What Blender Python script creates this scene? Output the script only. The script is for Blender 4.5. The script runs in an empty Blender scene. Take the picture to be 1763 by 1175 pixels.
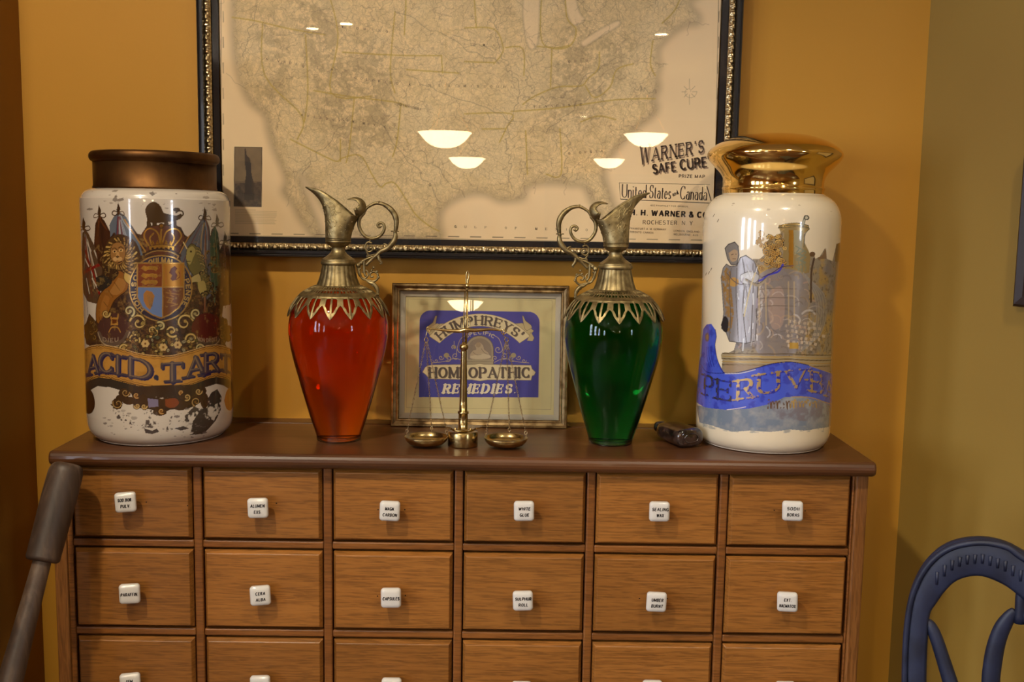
import bpy, bmesh, math, random
import numpy as np
from mathutils import Vector, Matrix, Euler, noise as mnoise

random.seed(7)
RNG = np.random.default_rng(11)
S = bpy.context.scene
COL = S.collection
R = math.radians
PI = math.pi

# ------------------------------------------------------------------ camera
# world: x right along the chest, y into the wall, z up, metres; chest top at z = TOP
TOP = 1.0
CAMP = np.array([0.0, -1.54, TOP + 0.3586])
F, PITCH, YAW, ROLL = 1780.0, 0.1196, 0.0105, 0.0167
_fw = np.array([math.sin(YAW)*math.cos(PITCH), math.cos(YAW)*math.cos(PITCH), -math.sin(PITCH)])
_r = np.array([math.cos(YAW), -math.sin(YAW), 0.0])
_u = np.cross(_r, _fw)
_r2 = math.cos(ROLL)*_r + math.sin(ROLL)*_u
_u2 = -math.sin(ROLL)*_r + math.cos(ROLL)*_u
cam_data = bpy.data.cameras.new('camera')
cam = bpy.data.objects.new('camera', cam_data)
COL.objects.link(cam)
cam.matrix_world = Matrix((( _r2[0], _u2[0], -_fw[0], CAMP[0]), (_r2[1], _u2[1], -_fw[1], CAMP[1]),
                           (_r2[2], _u2[2], -_fw[2], CAMP[2]), (0, 0, 0, 1)))
cam_data.sensor_width = 36.0
cam_data.lens = F/1763.0*36.0
cam_data.clip_start = 0.02
cam_data.dof.use_dof = True
cam_data.dof.focus_distance = 1.66
cam_data.dof.aperture_fstop = 14.0
S.camera = cam

# ------------------------------------------------------------------ view, world, big lights
S.view_settings.view_transform = 'Standard'
S.view_settings.look = 'None'
S.view_settings.gamma = 1.0
S.view_settings.use_curve_mapping = False
S.view_settings.exposure = 0.56
try:
    S.cycles.max_bounces = 10
    S.cycles.diffuse_bounces = 3
    S.cycles.glossy_bounces = 5
    S.cycles.transmission_bounces = 8
    S.cycles.transparent_max_bounces = 12
    S.cycles.caustics_reflective = False
    S.cycles.caustics_refractive = True
    S.cycles.blur_glossy = 0.6
    S.cycles.sample_clamp_indirect = 4.0
except Exception:
    pass
world = bpy.data.worlds.new('daylight'); S.world = world
world.use_nodes = True
_bg = world.node_tree.nodes['Background']
_bg.inputs[0].default_value = (0.80, 0.88, 1.0, 1)
_bg.inputs[1].default_value = 18.0

def ray(px, py):
    return _fw*F + _r2*(px-881.5) - _u2*(py-587.5)
def onY(px, py, Y):
    d = ray(px, py); t = (Y-CAMP[1])/d[1]
    return CAMP + d*t
def onZ(px, py, Z):
    d = ray(px, py); t = (Z-CAMP[2])/d[2]
    return CAMP + d*t
def onPlane(px, py, P, N):
    d = ray(px, py); t = np.dot(np.array(P)-CAMP, N)/np.dot(d, N)
    return CAMP + d*t

# ------------------------------------------------------------------ materials
def srgb(c):
    c = np.asarray(c, float)/255.0
    return np.where(c <= 0.04045, c/12.92, ((c+0.055)/1.055)**2.4)
def rgba(c):
    s = srgb(c); return (float(s[0]), float(s[1]), float(s[2]), 1.0)
def mat(name, color=(200,200,200), rough=0.5, metal=0.0, coat=0.0, spec=0.5):
    m = bpy.data.materials.new(name); m.use_nodes = True
    b = m.node_tree.nodes['Principled BSDF']
    b.inputs['Base Color'].default_value = rgba(color)
    b.inputs['Roughness'].default_value = rough
    b.inputs['Metallic'].default_value = metal
    b.inputs['Coat Weight'].default_value = coat
    b.inputs['Coat Roughness'].default_value = 0.03
    b.inputs['Specular IOR Level'].default_value = spec
    return m
def N(m, kind, **kw):
    n = m.node_tree.nodes.new(kind)
    for k, v in kw.items():
        if k in n.inputs.keys(): n.inputs[k].default_value = v
        else: setattr(n, k, v)
    return n
def L(m, a, b): m.node_tree.links.new(a, b)
def bsdf(m): return m.node_tree.nodes['Principled BSDF']
def ramp(m, fac, stops):
    n = m.node_tree.nodes.new('ShaderNodeValToRGB')
    e = n.color_ramp.elements
    while len(e) < len(stops): e.new(0.5)
    for el, (p, c) in zip(e, stops): el.position = p; el.color = rgba(c)
    L(m, fac, n.inputs[0]); return n
def bump(m, h, strength, dist=0.001):
    n = m.node_tree.nodes.new('ShaderNodeBump')
    n.inputs['Strength'].default_value = strength; n.inputs['Distance'].default_value = dist
    L(m, h, n.inputs['Height']); L(m, n.outputs[0], bsdf(m).inputs['Normal']); return n

def paint_wall(name, c1, c2):
    m = mat(name, c1, 0.62)
    tc = N(m, 'ShaderNodeTexCoord'); nz = N(m, 'ShaderNodeTexNoise', Scale=1.7, Detail=4.0)
    L(m, tc.outputs['Object'], nz.inputs['Vector'])
    r = ramp(m, nz.outputs['Fac'], [(0.3, c1), (0.7, c2)]); L(m, r.outputs[0], bsdf(m).inputs['Base Color'])
    n2 = N(m, 'ShaderNodeTexNoise', Scale=260.0, Detail=2.0); L(m, tc.outputs['Object'], n2.inputs['Vector'])
    bump(m, n2.outputs['Fac'], 0.12, 0.0006)
    return m
def wood(name, dark, mid, light, axis='x', scale=1.0, rough=0.4, coat=0.0, rays=True, rnd=0.25):
    m = mat(name, mid, rough, coat=coat); nt = m.node_tree
    tc = N(m, 'ShaderNodeTexCoord'); oi = N(m, 'ShaderNodeObjectInfo')
    mul = N(m, 'ShaderNodeVectorMath', operation='SCALE'); mul.inputs['Scale'].default_value = 37.0
    cmb = N(m, 'ShaderNodeCombineXYZ'); L(m, oi.outputs['Random'], cmb.inputs[0]); L(m, oi.outputs['Random'], cmb.inputs[1]); L(m, oi.outputs['Random'], cmb.inputs[2])
    L(m, cmb.outputs[0], mul.inputs[0])
    add = N(m, 'ShaderNodeVectorMath', operation='ADD'); L(m, tc.outputs['Object'], add.inputs[0]); L(m, mul.outputs[0], add.inputs[1])
    mp = N(m, 'ShaderNodeMapping')
    sc = {'x': (5, 130, 130), 'z': (130, 130, 5)}[axis]
    mp.inputs['Scale'].default_value = [s*scale for s in sc]; L(m, add.outputs[0], mp.inputs[0])
    n1 = N(m, 'ShaderNodeTexNoise', Scale=1.0, Detail=6.0, Roughness=0.6, Distortion=0.3); L(m, mp.outputs[0], n1.inputs['Vector'])
    mp2 = N(m, 'ShaderNodeMapping'); mp2.inputs['Scale'].default_value = [s*scale for s in ({'x': (1.6, 9, 9), 'z': (9, 9, 1.6)}[axis])]
    L(m, add.outputs[0], mp2.inputs[0])
    n2 = N(m, 'ShaderNodeTexNoise', Scale=1.0, Detail=3.0, Distortion=1.6); L(m, mp2.outputs[0], n2.inputs['Vector'])
    mx = N(m, 'ShaderNodeMath', operation='MULTIPLY_ADD'); L(m, n1.outputs['Fac'], mx.inputs[0]); mx.inputs[1].default_value = 0.55
    m3 = N(m, 'ShaderNodeMath', operation='MULTIPLY'); L(m, n2.outputs['Fac'], m3.inputs[0]); m3.inputs[1].default_value = 0.5
    L(m, m3.outputs[0], mx.inputs[2])
    r = ramp(m, mx.outputs[0], [(0.30, dark), (0.52, mid), (0.74, light)])
    out = r.outputs[0]
    if rays:   # fine pores and the pale flecks of quarter-sawn oak
        mp3 = N(m, 'ShaderNodeMapping'); mp3.inputs['Scale'].default_value = {'x': (22, 150, 420), 'z': (420, 150, 22)}[axis]; L(m, add.outputs[0], mp3.inputs[0])
        n3 = N(m, 'ShaderNodeTexNoise', Scale=1.0, Detail=2.0, Distortion=0.6); L(m, mp3.outputs[0], n3.inputs['Vector'])
        r3 = ramp(m, n3.outputs['Fac'], [(0.38, (150,150,150)), (0.55, (255,255,255))])
        mm = N(m, 'ShaderNodeMixRGB', blend_type='MULTIPLY'); mm.inputs[0].default_value = 0.5
        L(m, out, mm.inputs[1]); L(m, r3.outputs[0], mm.inputs[2]); out = mm.outputs[0]
        wv = N(m, 'ShaderNodeTexWave', Scale=9.0, Distortion=9.0, Detail=2.0, bands_direction='DIAGONAL'); wv.inputs['Detail Scale'].default_value = 1.4
        L(m, mp2.outputs[0], wv.inputs['Vector'])
        r4 = ramp(m, wv.outputs['Fac'], [(0.72, (0,0,0)), (0.98, (255,255,255))])
        m4 = N(m, 'ShaderNodeMixRGB', blend_type='MIX'); m4.inputs[2].default_value = rgba(light)
        m5 = N(m, 'ShaderNodeMath', operation='MULTIPLY'); L(m, r4.outputs[0], m5.inputs[0]); m5.inputs[1].default_value = 0.22
        L(m, m5.outputs[0], m4.inputs[0]); L(m, out, m4.inputs[1]); out = m4.outputs[0]
    hs = N(m, 'ShaderNodeHueSaturation')
    mr = N(m, 'ShaderNodeMapRange'); L(m, oi.outputs['Random'], mr.inputs[0]); mr.inputs[3].default_value = 1-rnd; mr.inputs[4].default_value = 1+rnd
    L(m, mr.outputs[0], hs.inputs['Value']); L(m, out, hs.inputs['Color']); L(m, hs.outputs[0], bsdf(m).inputs['Base Color'])
    bump(m, n1.outputs['Fac'], 0.08, 0.0005)
    return m
def metal_mat(name, c1, c2, rough=0.3, scale=60, rvar=0.12, bmp=0.0):
    m = mat(name, c1, rough, 1.0)
    tc = N(m, 'ShaderNodeTexCoord'); nz = N(m, 'ShaderNodeTexNoise', Scale=float(scale), Detail=5.0)
    L(m, tc.outputs['Object'], nz.inputs['Vector'])
    r = ramp(m, nz.outputs['Fac'], [(0.35, c2), (0.62, c1)]); L(m, r.outputs[0], bsdf(m).inputs['Base Color'])
    mr = N(m, 'ShaderNodeMapRange'); L(m, nz.outputs['Fac'], mr.inputs[0]); mr.inputs[3].default_value = rough+rvar; mr.inputs[4].default_value = max(0.02, rough-rvar)
    L(m, mr.outputs[0], bsdf(m).inputs['Roughness'])
    if bmp: bump(m, nz.outputs['Fac'], bmp, 0.0008)
    return m
def emission(name, color, strength):
    m = bpy.data.materials.new(name); m.use_nodes = True; nt = m.node_tree; nt.nodes.clear()
    e = nt.nodes.new('ShaderNodeEmission'); e.inputs[0].default_value = rgba(color); e.inputs[1].default_value = strength
    o = nt.nodes.new('ShaderNodeOutputMaterial'); nt.links.new(e.outputs[0], o.inputs[0]); return m
def pane_mat(name, tint=(1, 1, 1), ior=1.5):
    m = bpy.data.materials.new(name); m.use_nodes = True; nt = m.node_tree; nt.nodes.clear()
    t = nt.nodes.new('ShaderNodeBsdfTransparent'); t.inputs[0].default_value = (*tint, 1)
    g = nt.nodes.new('ShaderNodeBsdfGlossy'); g.inputs['Roughness'].default_value = 0.0
    lw = nt.nodes.new('ShaderNodeLayerWeight'); lw.inputs[0].default_value = 0.5
    pw = nt.nodes.new('ShaderNodeMath'); pw.operation = 'POWER'; nt.links.new(lw.outputs['Facing'], pw.inputs[0]); pw.inputs[1].default_value = 5.0
    fr = nt.nodes.new('ShaderNodeMath'); fr.operation = 'MULTIPLY_ADD'; nt.links.new(pw.outputs[0], fr.inputs[0]); fr.inputs[1].default_value = 0.92; fr.inputs[2].default_value = 0.06
    x = nt.nodes.new('ShaderNodeMixShader'); nt.links.new(fr.outputs[0], x.inputs[0]); nt.links.new(t.outputs[0], x.inputs[1]); nt.links.new(g.outputs[0], x.inputs[2])
    o = nt.nodes.new('ShaderNodeOutputMaterial'); nt.links.new(x.outputs[0], o.inputs[0]); return m
def liquid_mat(name, color, ior=1.4, absorb=None):
    m = bpy.data.materials.new(name); m.use_nodes = True; nt = m.node_tree; nt.nodes.clear()
    g = nt.nodes.new('ShaderNodeBsdfGlass'); g.inputs[0].default_value = (*color, 1); g.inputs['Roughness'].default_value = 0.0; g.inputs['IOR'].default_value = ior
    o = nt.nodes.new('ShaderNodeOutputMaterial'); nt.links.new(g.outputs[0], o.inputs[0])
    if absorb:      # (r, g, b) absorption per metre of the liquid
        d = max(absorb); va = nt.nodes.new('ShaderNodeVolumeAbsorption'); va.inputs['Density'].default_value = d
        va.inputs['Color'].default_value = (1-absorb[0]/d, 1-absorb[1]/d, 1-absorb[2]/d, 1); nt.links.new(va.outputs[0], o.inputs['Volume'])
    return m
def attr_mat(name, rough=0.35, coat=0.6, bmp=False):
    m = mat(name, (200,200,200), rough, coat=coat)
    a = N(m, 'ShaderNodeAttribute', attribute_name='paint'); L(m, a.outputs['Color'], bsdf(m).inputs['Base Color'])
    L(m, a.outputs['Alpha'], bsdf(m).inputs['Metallic'])
    return m

# ------------------------------------------------------------------ mesh helpers
def tag(o, label=None, cat=None, group=None, kind=None):
    if label: o['label'] = label
    if cat: o['category'] = cat
    if group: o['group'] = group
    if kind: o['kind'] = kind
    return o
def empty(name, loc, label=None, cat=None, group=None):
    o = bpy.data.objects.new(name, None); COL.objects.link(o); o.location = loc; o.empty_display_size = 0.05
    return tag(o, label, cat, group)
class MB:
    def __init__(s): s.v = []; s.f = []; s.mi = []; s.n = 0
    def add(s, v, f, mi=0):
        v = np.asarray(v, float).reshape(-1, 3); s.v.append(v)
        s.f += [tuple(int(i)+s.n for i in q) for q in f]; s.mi += [mi]*len(f); s.n += len(v); return s
    def build(s, name, mats, parent=None, smooth=True, origin=None, local=False, recalc=True):
        me = bpy.data.meshes.new(name); V = np.concatenate(s.v) if s.v else np.zeros((0, 3))
        o = bpy.data.objects.new(name, me)
        org = np.zeros(3) if origin is None else np.array(origin, float)
        me.from_pydata((V-org).tolist(), [], s.f)
        if not isinstance(mats, (list, tuple)): mats = [mats]
        for m in mats: me.materials.append(m)
        me.polygons.foreach_set('material_index', s.mi)
        me.polygons.foreach_set('use_smooth', [bool(smooth)]*len(s.f))
        me.update()
        if recalc:
            bm = bmesh.new(); bm.from_mesh(me); bmesh.ops.recalc_face_normals(bm, faces=bm.faces); bm.to_mesh(me); bm.free()
        COL.objects.link(o)
        if parent is not None:
            o.parent = parent
            # world coordinates were given: subtract the chain of parent locations
            p = parent; off = np.zeros(3)
            while p is not None: off += np.array(p.location); p = p.parent
            o.location = (org-off) if not local else org
        else: o.location = org
        return o
def autosmooth(o, ang=40):
    me = o.data; bm = bmesh.new(); bm.from_mesh(me)
    for e in bm.edges:
        if len(e.link_faces) == 2 and e.calc_face_angle(0) > R(ang): e.smooth = False
    bm.to_mesh(me); bm.free(); return o
def bevel(o, w, seg=2, ang=35):
    m = o.modifiers.new('bevel', 'BEVEL'); m.width = w; m.segments = seg; m.limit_method = 'ANGLE'; m.angle_limit = R(ang); m.harden_normals = False; return o
def grid_faces(nr, nc, closed=False, flip=False):
    f = []; 
    for i in range(nr-1):
        for j in range(nc if closed else nc-1):
            a = i*nc+j; b = i*nc+(j+1) % nc; c = b+nc; d = a+nc
            f.append((a, d, c, b) if flip else (a, b, c, d))
    return f
def box(mb, x0, x1, y0, y1, z0, z1, mi=0, M=None):
    v = np.array([(x, y, z) for z in (z0, z1) for y in (y0, y1) for x in (x0, x1)], float)
    if M is not None: v = np.array([tuple(M @ Vector(p)) for p in v])
    mb.add(v, [(0,2,3,1), (4,5,7,6), (0,1,5,4), (2,6,7,3), (0,4,6,2), (1,3,7,5)], mi); return mb
def lathe(mb, prof, c, n=64, mi=0, rfun=None, cap=False):
    prof = np.asarray(prof, float); th = np.linspace(0, 2*PI, n, endpoint=False)
    rr = prof[:, 0][:, None]*np.ones(n)[None, :]
    if rfun is not None: rr = rr*rfun(th[None, :], prof[:, 1][:, None])
    X = c[0]+rr*np.sin(th); Y = c[1]-rr*np.cos(th); Z = c[2]+prof[:, 1][:, None]*np.ones(n)[None, :]
    v = np.stack([X, Y, Z], -1).reshape(-1, 3); f = grid_faces(len(prof), n, True)
    if cap:
        f = list(f) + [tuple(range(n))[::-1], tuple((len(prof)-1)*n+i for i in range(n))]
    mb.add(v, f, mi); return mb
def smooth_path(pts, k=6):
    P = np.asarray(pts, float); n = len(P)
    if n < 3: return P
    out = []
    for i in range(n-1):
        p0 = P[max(i-1, 0)]; p1 = P[i]; p2 = P[i+1]; p3 = P[min(i+2, n-1)]
        for t in np.linspace(0, 1, k, endpoint=False):
            out.append(0.5*((2*p1)+(-p0+p2)*t+(2*p0-5*p1+4*p2-p3)*t*t+(-p0+3*p1-3*p2+p3)*t**3))
    out.append(P[-1]); return np.array(out)
def tube(mb, pts, rad, n=10, mi=0, k=5, flat=1.0, caps=True):
    P = smooth_path(pts, k) if k > 1 else np.asarray(pts, float)
    rad = np.interp(np.linspace(0, 1, len(P)), np.linspace(0, 1, len(np.atleast_1d(rad))), np.atleast_1d(rad)) if np.ndim(rad) else np.full(len(P), rad)
    T = np.gradient(P, axis=0); T /= np.linalg.norm(T, axis=1)[:, None]+1e-12
    up = np.array([0, 1.0, 0]) if abs(T[0][1]) < 0.9 else np.array([1.0, 0, 0])
    nrm = np.cross(T[0], up); nrm /= np.linalg.norm(nrm); V = []
    a = np.linspace(0, 2*PI, n, endpoint=False)
    for i in range(len(P)):
        nrm = nrm-T[i]*np.dot(nrm, T[i]); nrm /= np.linalg.norm(nrm)+1e-12; b = np.cross(T[i], nrm)
        V.append(P[i]+rad[i]*(np.cos(a)[:, None]*nrm+flat*np.sin(a)[:, None]*b))
    V = np.concatenate(V); f = grid_faces(len(P), n, True, True)
    if caps: f = f+[tuple(range(n)), tuple((len(P)-1)*n+i for i in range(n))[::-1]]
    mb.add(V, f, mi); return mb
def sphere(mb, c, r, n=12, mi=0, sc=(1, 1, 1)):
    a = np.linspace(0, PI, n//2+1); prof = [(max(math.sin(t), 1e-4)*r, -math.cos(t)*r) for t in a]
    th = np.linspace(0, 2*PI, n, endpoint=False); v = []
    for q, z in prof: v += [(c[0]+q*math.cos(t)*sc[0], c[1]+q*math.sin(t)*sc[1], c[2]+z*sc[2]) for t in th]
    mb.add(v, grid_faces(len(prof), n, True), mi); return mb
def prism(mb, poly, fn, t0, t1, mi=0):
    """closed 2-D outline placed by fn(a, b, t), given real thickness from t0 to t1"""
    n = len(poly); v = [fn(a, b, t0) for a, b in poly]+[fn(a, b, t1) for a, b in poly]
    f = [tuple(range(n))[::-1], tuple(range(n, 2*n))]+[(i, (i+1) % n, n+(i+1) % n, n+i) for i in range(n)]
    mb.add(v, f, mi); return mb

# ------------------------------------------------------------------ a small stroke alphabet
def arc(cx, cy, rx, ry, a0, a1, n=9):
    return [(cx+rx*math.cos(R(a)), cy+ry*math.sin(R(a))) for a in np.linspace(a0, a1, n)]
G = {
 'A': (.8, [[(0,0),(.4,1)], [(.4,1),(.8,0)], [(.15,.34),(.65,.34)]]),
 'B': (.66, [[(0,0),(0,1)], [(0,1),(.35,1)]+arc(.35,.76,.25,.24,90,-90)+[(0,.52)], [(.35,.52)]+arc(.37,.26,.28,.26,90,-90)+[(0,0)]]),
 'C': (.72, [arc(.4,.5,.4,.5,48,312,15)]),
 'D': (.74, [[(0,0),(0,1)], [(0,1),(.3,1)]+arc(.3,.5,.42,.5,80,-80,11)+[(.3,0),(0,0)]]),
 'E': (.6, [[(0,0),(0,1)], [(0,1),(.58,1)], [(0,.52),(.46,.52)], [(0,0),(.6,0)]]),
 'F': (.56, [[(0,0),(0,1)], [(0,1),(.56,1)], [(0,.52),(.44,.52)]]),
 'G': (.76, [arc(.4,.5,.4,.5,48,350,16), [(.78,0.02),(.78,.42)], [(.5,.42),(.8,.42)]]),
 'H': (.7, [[(0,0),(0,1)], [(.7,0),(.7,1)], [(0,.52),(.7,.52)]]),
 'I': (.06, [[(.03,0),(.03,1)]]),
 'K': (.7, [[(0,0),(0,1)], [(.66,1),(0,.42)], [(.22,.6),(.7,0)]]),
 'L': (.56, [[(0,0),(0,1)], [(0,0),(.56,0)]]),
 'M': (.86, [[(0,0),(0,1)], [(0,1),(.43,.1)], [(.43,.1),(.86,1)], [(.86,1),(.86,0)]]),
 'N': (.7, [[(0,0),(0,1)], [(0,1),(.7,0)], [(.7,0),(.7,1)]]),
 'O': (.8, [arc(.4,.5,.4,.5,0,360,19)]),
 'P': (.62, [[(0,0),(0,1)], [(0,1),(.34,1)]+arc(.34,.73,.27,.27,90,-90)+[(0,.46)]]),
 'Q': (.8, [arc(.4,.5,.4,.5,0,360,19), [(.45,.28),(.8,-.1)]]),
 'R': (.68, [[(0,0),(0,1)], [(0,1),(.34,1)]+arc(.34,.75,.26,.25,90,-90)+[(0,.5)], [(.34,.5),(.66,0)]]),
 'S': (.6, [arc(.3,.74,.27,.26,30,250,9)+arc(.3,.26,.3,.26,80,-150,10)]),
 'T': (.72, [[(.36,0),(.36,1)], [(0,1),(.72,1)]]),
 'U': (.7, [[(0,1),(0,.3)]+arc(.35,.3,.35,.3,180,360,9)+[(.7,.3),(.7,1)]]),
 'V': (.76, [[(0,1),(.38,0)], [(.38,0),(.76,1)]]),
 'W': (1.1, [[(0,1),(.28,0)], [(.28,0),(.55,.9)], [(.55,.9),(.82,0)], [(.82,0),(1.1,1)]]),
 'X': (.7, [[(0,1),(.7,0)], [(0,0),(.7,1)]]),
 'Y': (.7, [[(0,1),(.35,.46)], [(.7,1),(.35,.46)], [(.35,.46),(.35,0)]]),
 'Z': (.64, [[(0,1),(.64,1)], [(.64,1),(0,0)], [(0,0),(.64,0)]]),
 '.': (.1, [[(.03,.02),(.07,.02)]]), "'": (.1, [[(.06,1.05),(.03,.8)]]), '-': (.3, [[(0,.45),(.3,.45)]]),
 '&': (.8, [[(.8,0),(.18,.7)]+arc(.32,.82,.17,.17,215,-45,8)+[(.1,.36)]+arc(.32,.22,.28,.22,160,340,8)+[(.74,.44)]]),
 'a': (.46, [arc(.22,.2,.22,.2,90,360,10)+[(.44,.2)], [(.44,0),(.44,.42)]+arc(.25,.42,.19,.17,0,150,6)]),
 'd': (.46, [arc(.22,.29,.22,.29,0,360,14), [(.45,0),(.45,1)]]),
 'e': (.44, [[(.02,.31),(.42,.31)]+arc(.22,.29,.21,.29,5,320,12)]),
 'i': (.06, [[(.03,0),(.03,.58)], [(.03,.8),(.03,.84)]]),
 'n': (.44, [[(0,0),(0,.58)], [(0,.42)]+arc(.22,.4,.2,.18,160,0,7)+[(.42,0)]]),
 's': (.36, [arc(.18,.43,.16,.15,30,250,7)+arc(.18,.15,.18,.15,80,-150,7)]),
 't': (.3, [[(.12,.8),(.12,.1)]+arc(.22,.1,.1,.1,180,300,4), [(0,.58),(.3,.58)]]),
 'u': (.44, [[(0,.58),(0,.2)]+arc(.21,.2,.21,.2,180,360,7)+[(.42,.2),(.42,.58)]]),
 ' ': (.3, [])}
def glyph_segments(ch, thick, thin, serif):
    """list of (x0,y0,x1,y1,width) in em units of cap height"""
    w, strokes = G[ch]; out = []
    def wd(dx, dy):
        L_ = math.hypot(dx, dy)+1e-9; c = abs(dy)/L_
        if dx*dy > 0 and ch in 'AMNVWXYKZ' and c > .3: c *= 0.25      # up-strokes are thin
        if ch == 'Z' : c = 1 if abs(dy) > .1 else 0
        if ch == 'N' and abs(dx) < 1e-6: c = 0.3
        if ch == 'M' and abs(dx) < 1e-6 and False: c = .3
        return thin+(thick-thin)*min(1, c)
    for st in strokes:
        for (a, b), (c, d) in zip(st[:-1], st[1:]): out.append((a, b, c, d, wd(c-a, d-b)))
        if serif:
            for (e, g) in ((st[0], st[1]), (st[-1], st[-2])):
                dx, dy = e[0]-g[0], e[1]-g[1]
                if abs(dy) > abs(dx)*0.9 and (e[1] < .03 or e[1] > .97 or (ch in 'nidu' and e[1] > .5 and dy > 0)) and ch not in "OQ.'S&" and not (ch == 'A' and e[1] > .9) and not (ch in 'VW' and e[1] < .1) and not (ch == 'M' and .3 < e[0] < .6):
                    out.append((e[0]-serif-thick*.35, e[1], e[0]+serif+thick*.35, e[1], thin))
                elif abs(dx) > abs(dy) and ch in 'EFLTZ' and 0.02 < e[0]:
                    s = -1 if e[1] > .8 else 1
                    if e[1] < .8 and e[1] > .2: out.append((e[0], e[1]-.1, e[0], e[1]+.1, thin*1.3))
                    else: out.append((e[0], e[1], e[0], e[1]+s*.22, thin*1.3))
                elif ch == 'T' and abs(dx) > abs(dy): out.append((e[0], 1, e[0], .78, thin*1.3))
                elif ch in 'CGS': out.append((e[0], e[1]-.1, e[0], e[1]+.1, thin*1.6))
    return w, out
def text_segments(txt, thick=.16, thin=.16, serif=0, gap=.22, wscale=1.0):
    x = 0; out = []
    for ch in txt:
        w, sg = glyph_segments(ch, thick, thin, serif)
        out += [((a+x)*1.0*wscale, b, (c+x)*wscale, d, t) for a, b, c, d, t in sg]
        x += w+gap+(thick if ch != ' ' else 0)
    return out, (x-gap-thick)*wscale
def add_text(mb, txt, fn, height, width=None, align='c', mi=0, slant=0.0, **kw):
    """strokes as thin flat quads mapped by fn(u, v) -> point; u runs along the line"""
    sg, W = text_segments(txt, **kw); s = height; sx = (width/W) if width else height
    off = -W*sx/2 if align == 'c' else 0
    for a, b, c, d, t in sg:
        n = max(1, int(math.hypot((c-a)*sx, (d-b)*s)/(height*.3)))
        for i in range(n):
            p = np.array([(a+(c-a)*i/n)*sx, (b+(d-b)*i/n)*s]); q = np.array([(a+(c-a)*(i+1)/n)*sx, (b+(d-b)*(i+1)/n)*s])
            dr = q-p; ln = np.hypot(*dr)+1e-9; dr /= ln; nm = np.array([-dr[1], dr[0]])*t*height*.5
            e = dr*t*height*(.18 if ln > 0 else 0)
            quad = [p-e+nm, p-e-nm, q+e-nm, q+e+nm]
            mb.add([fn(off+k[0]+slant*k[1], k[1]) for k in quad], [(0, 1, 2, 3)], mi)
    return mb

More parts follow.
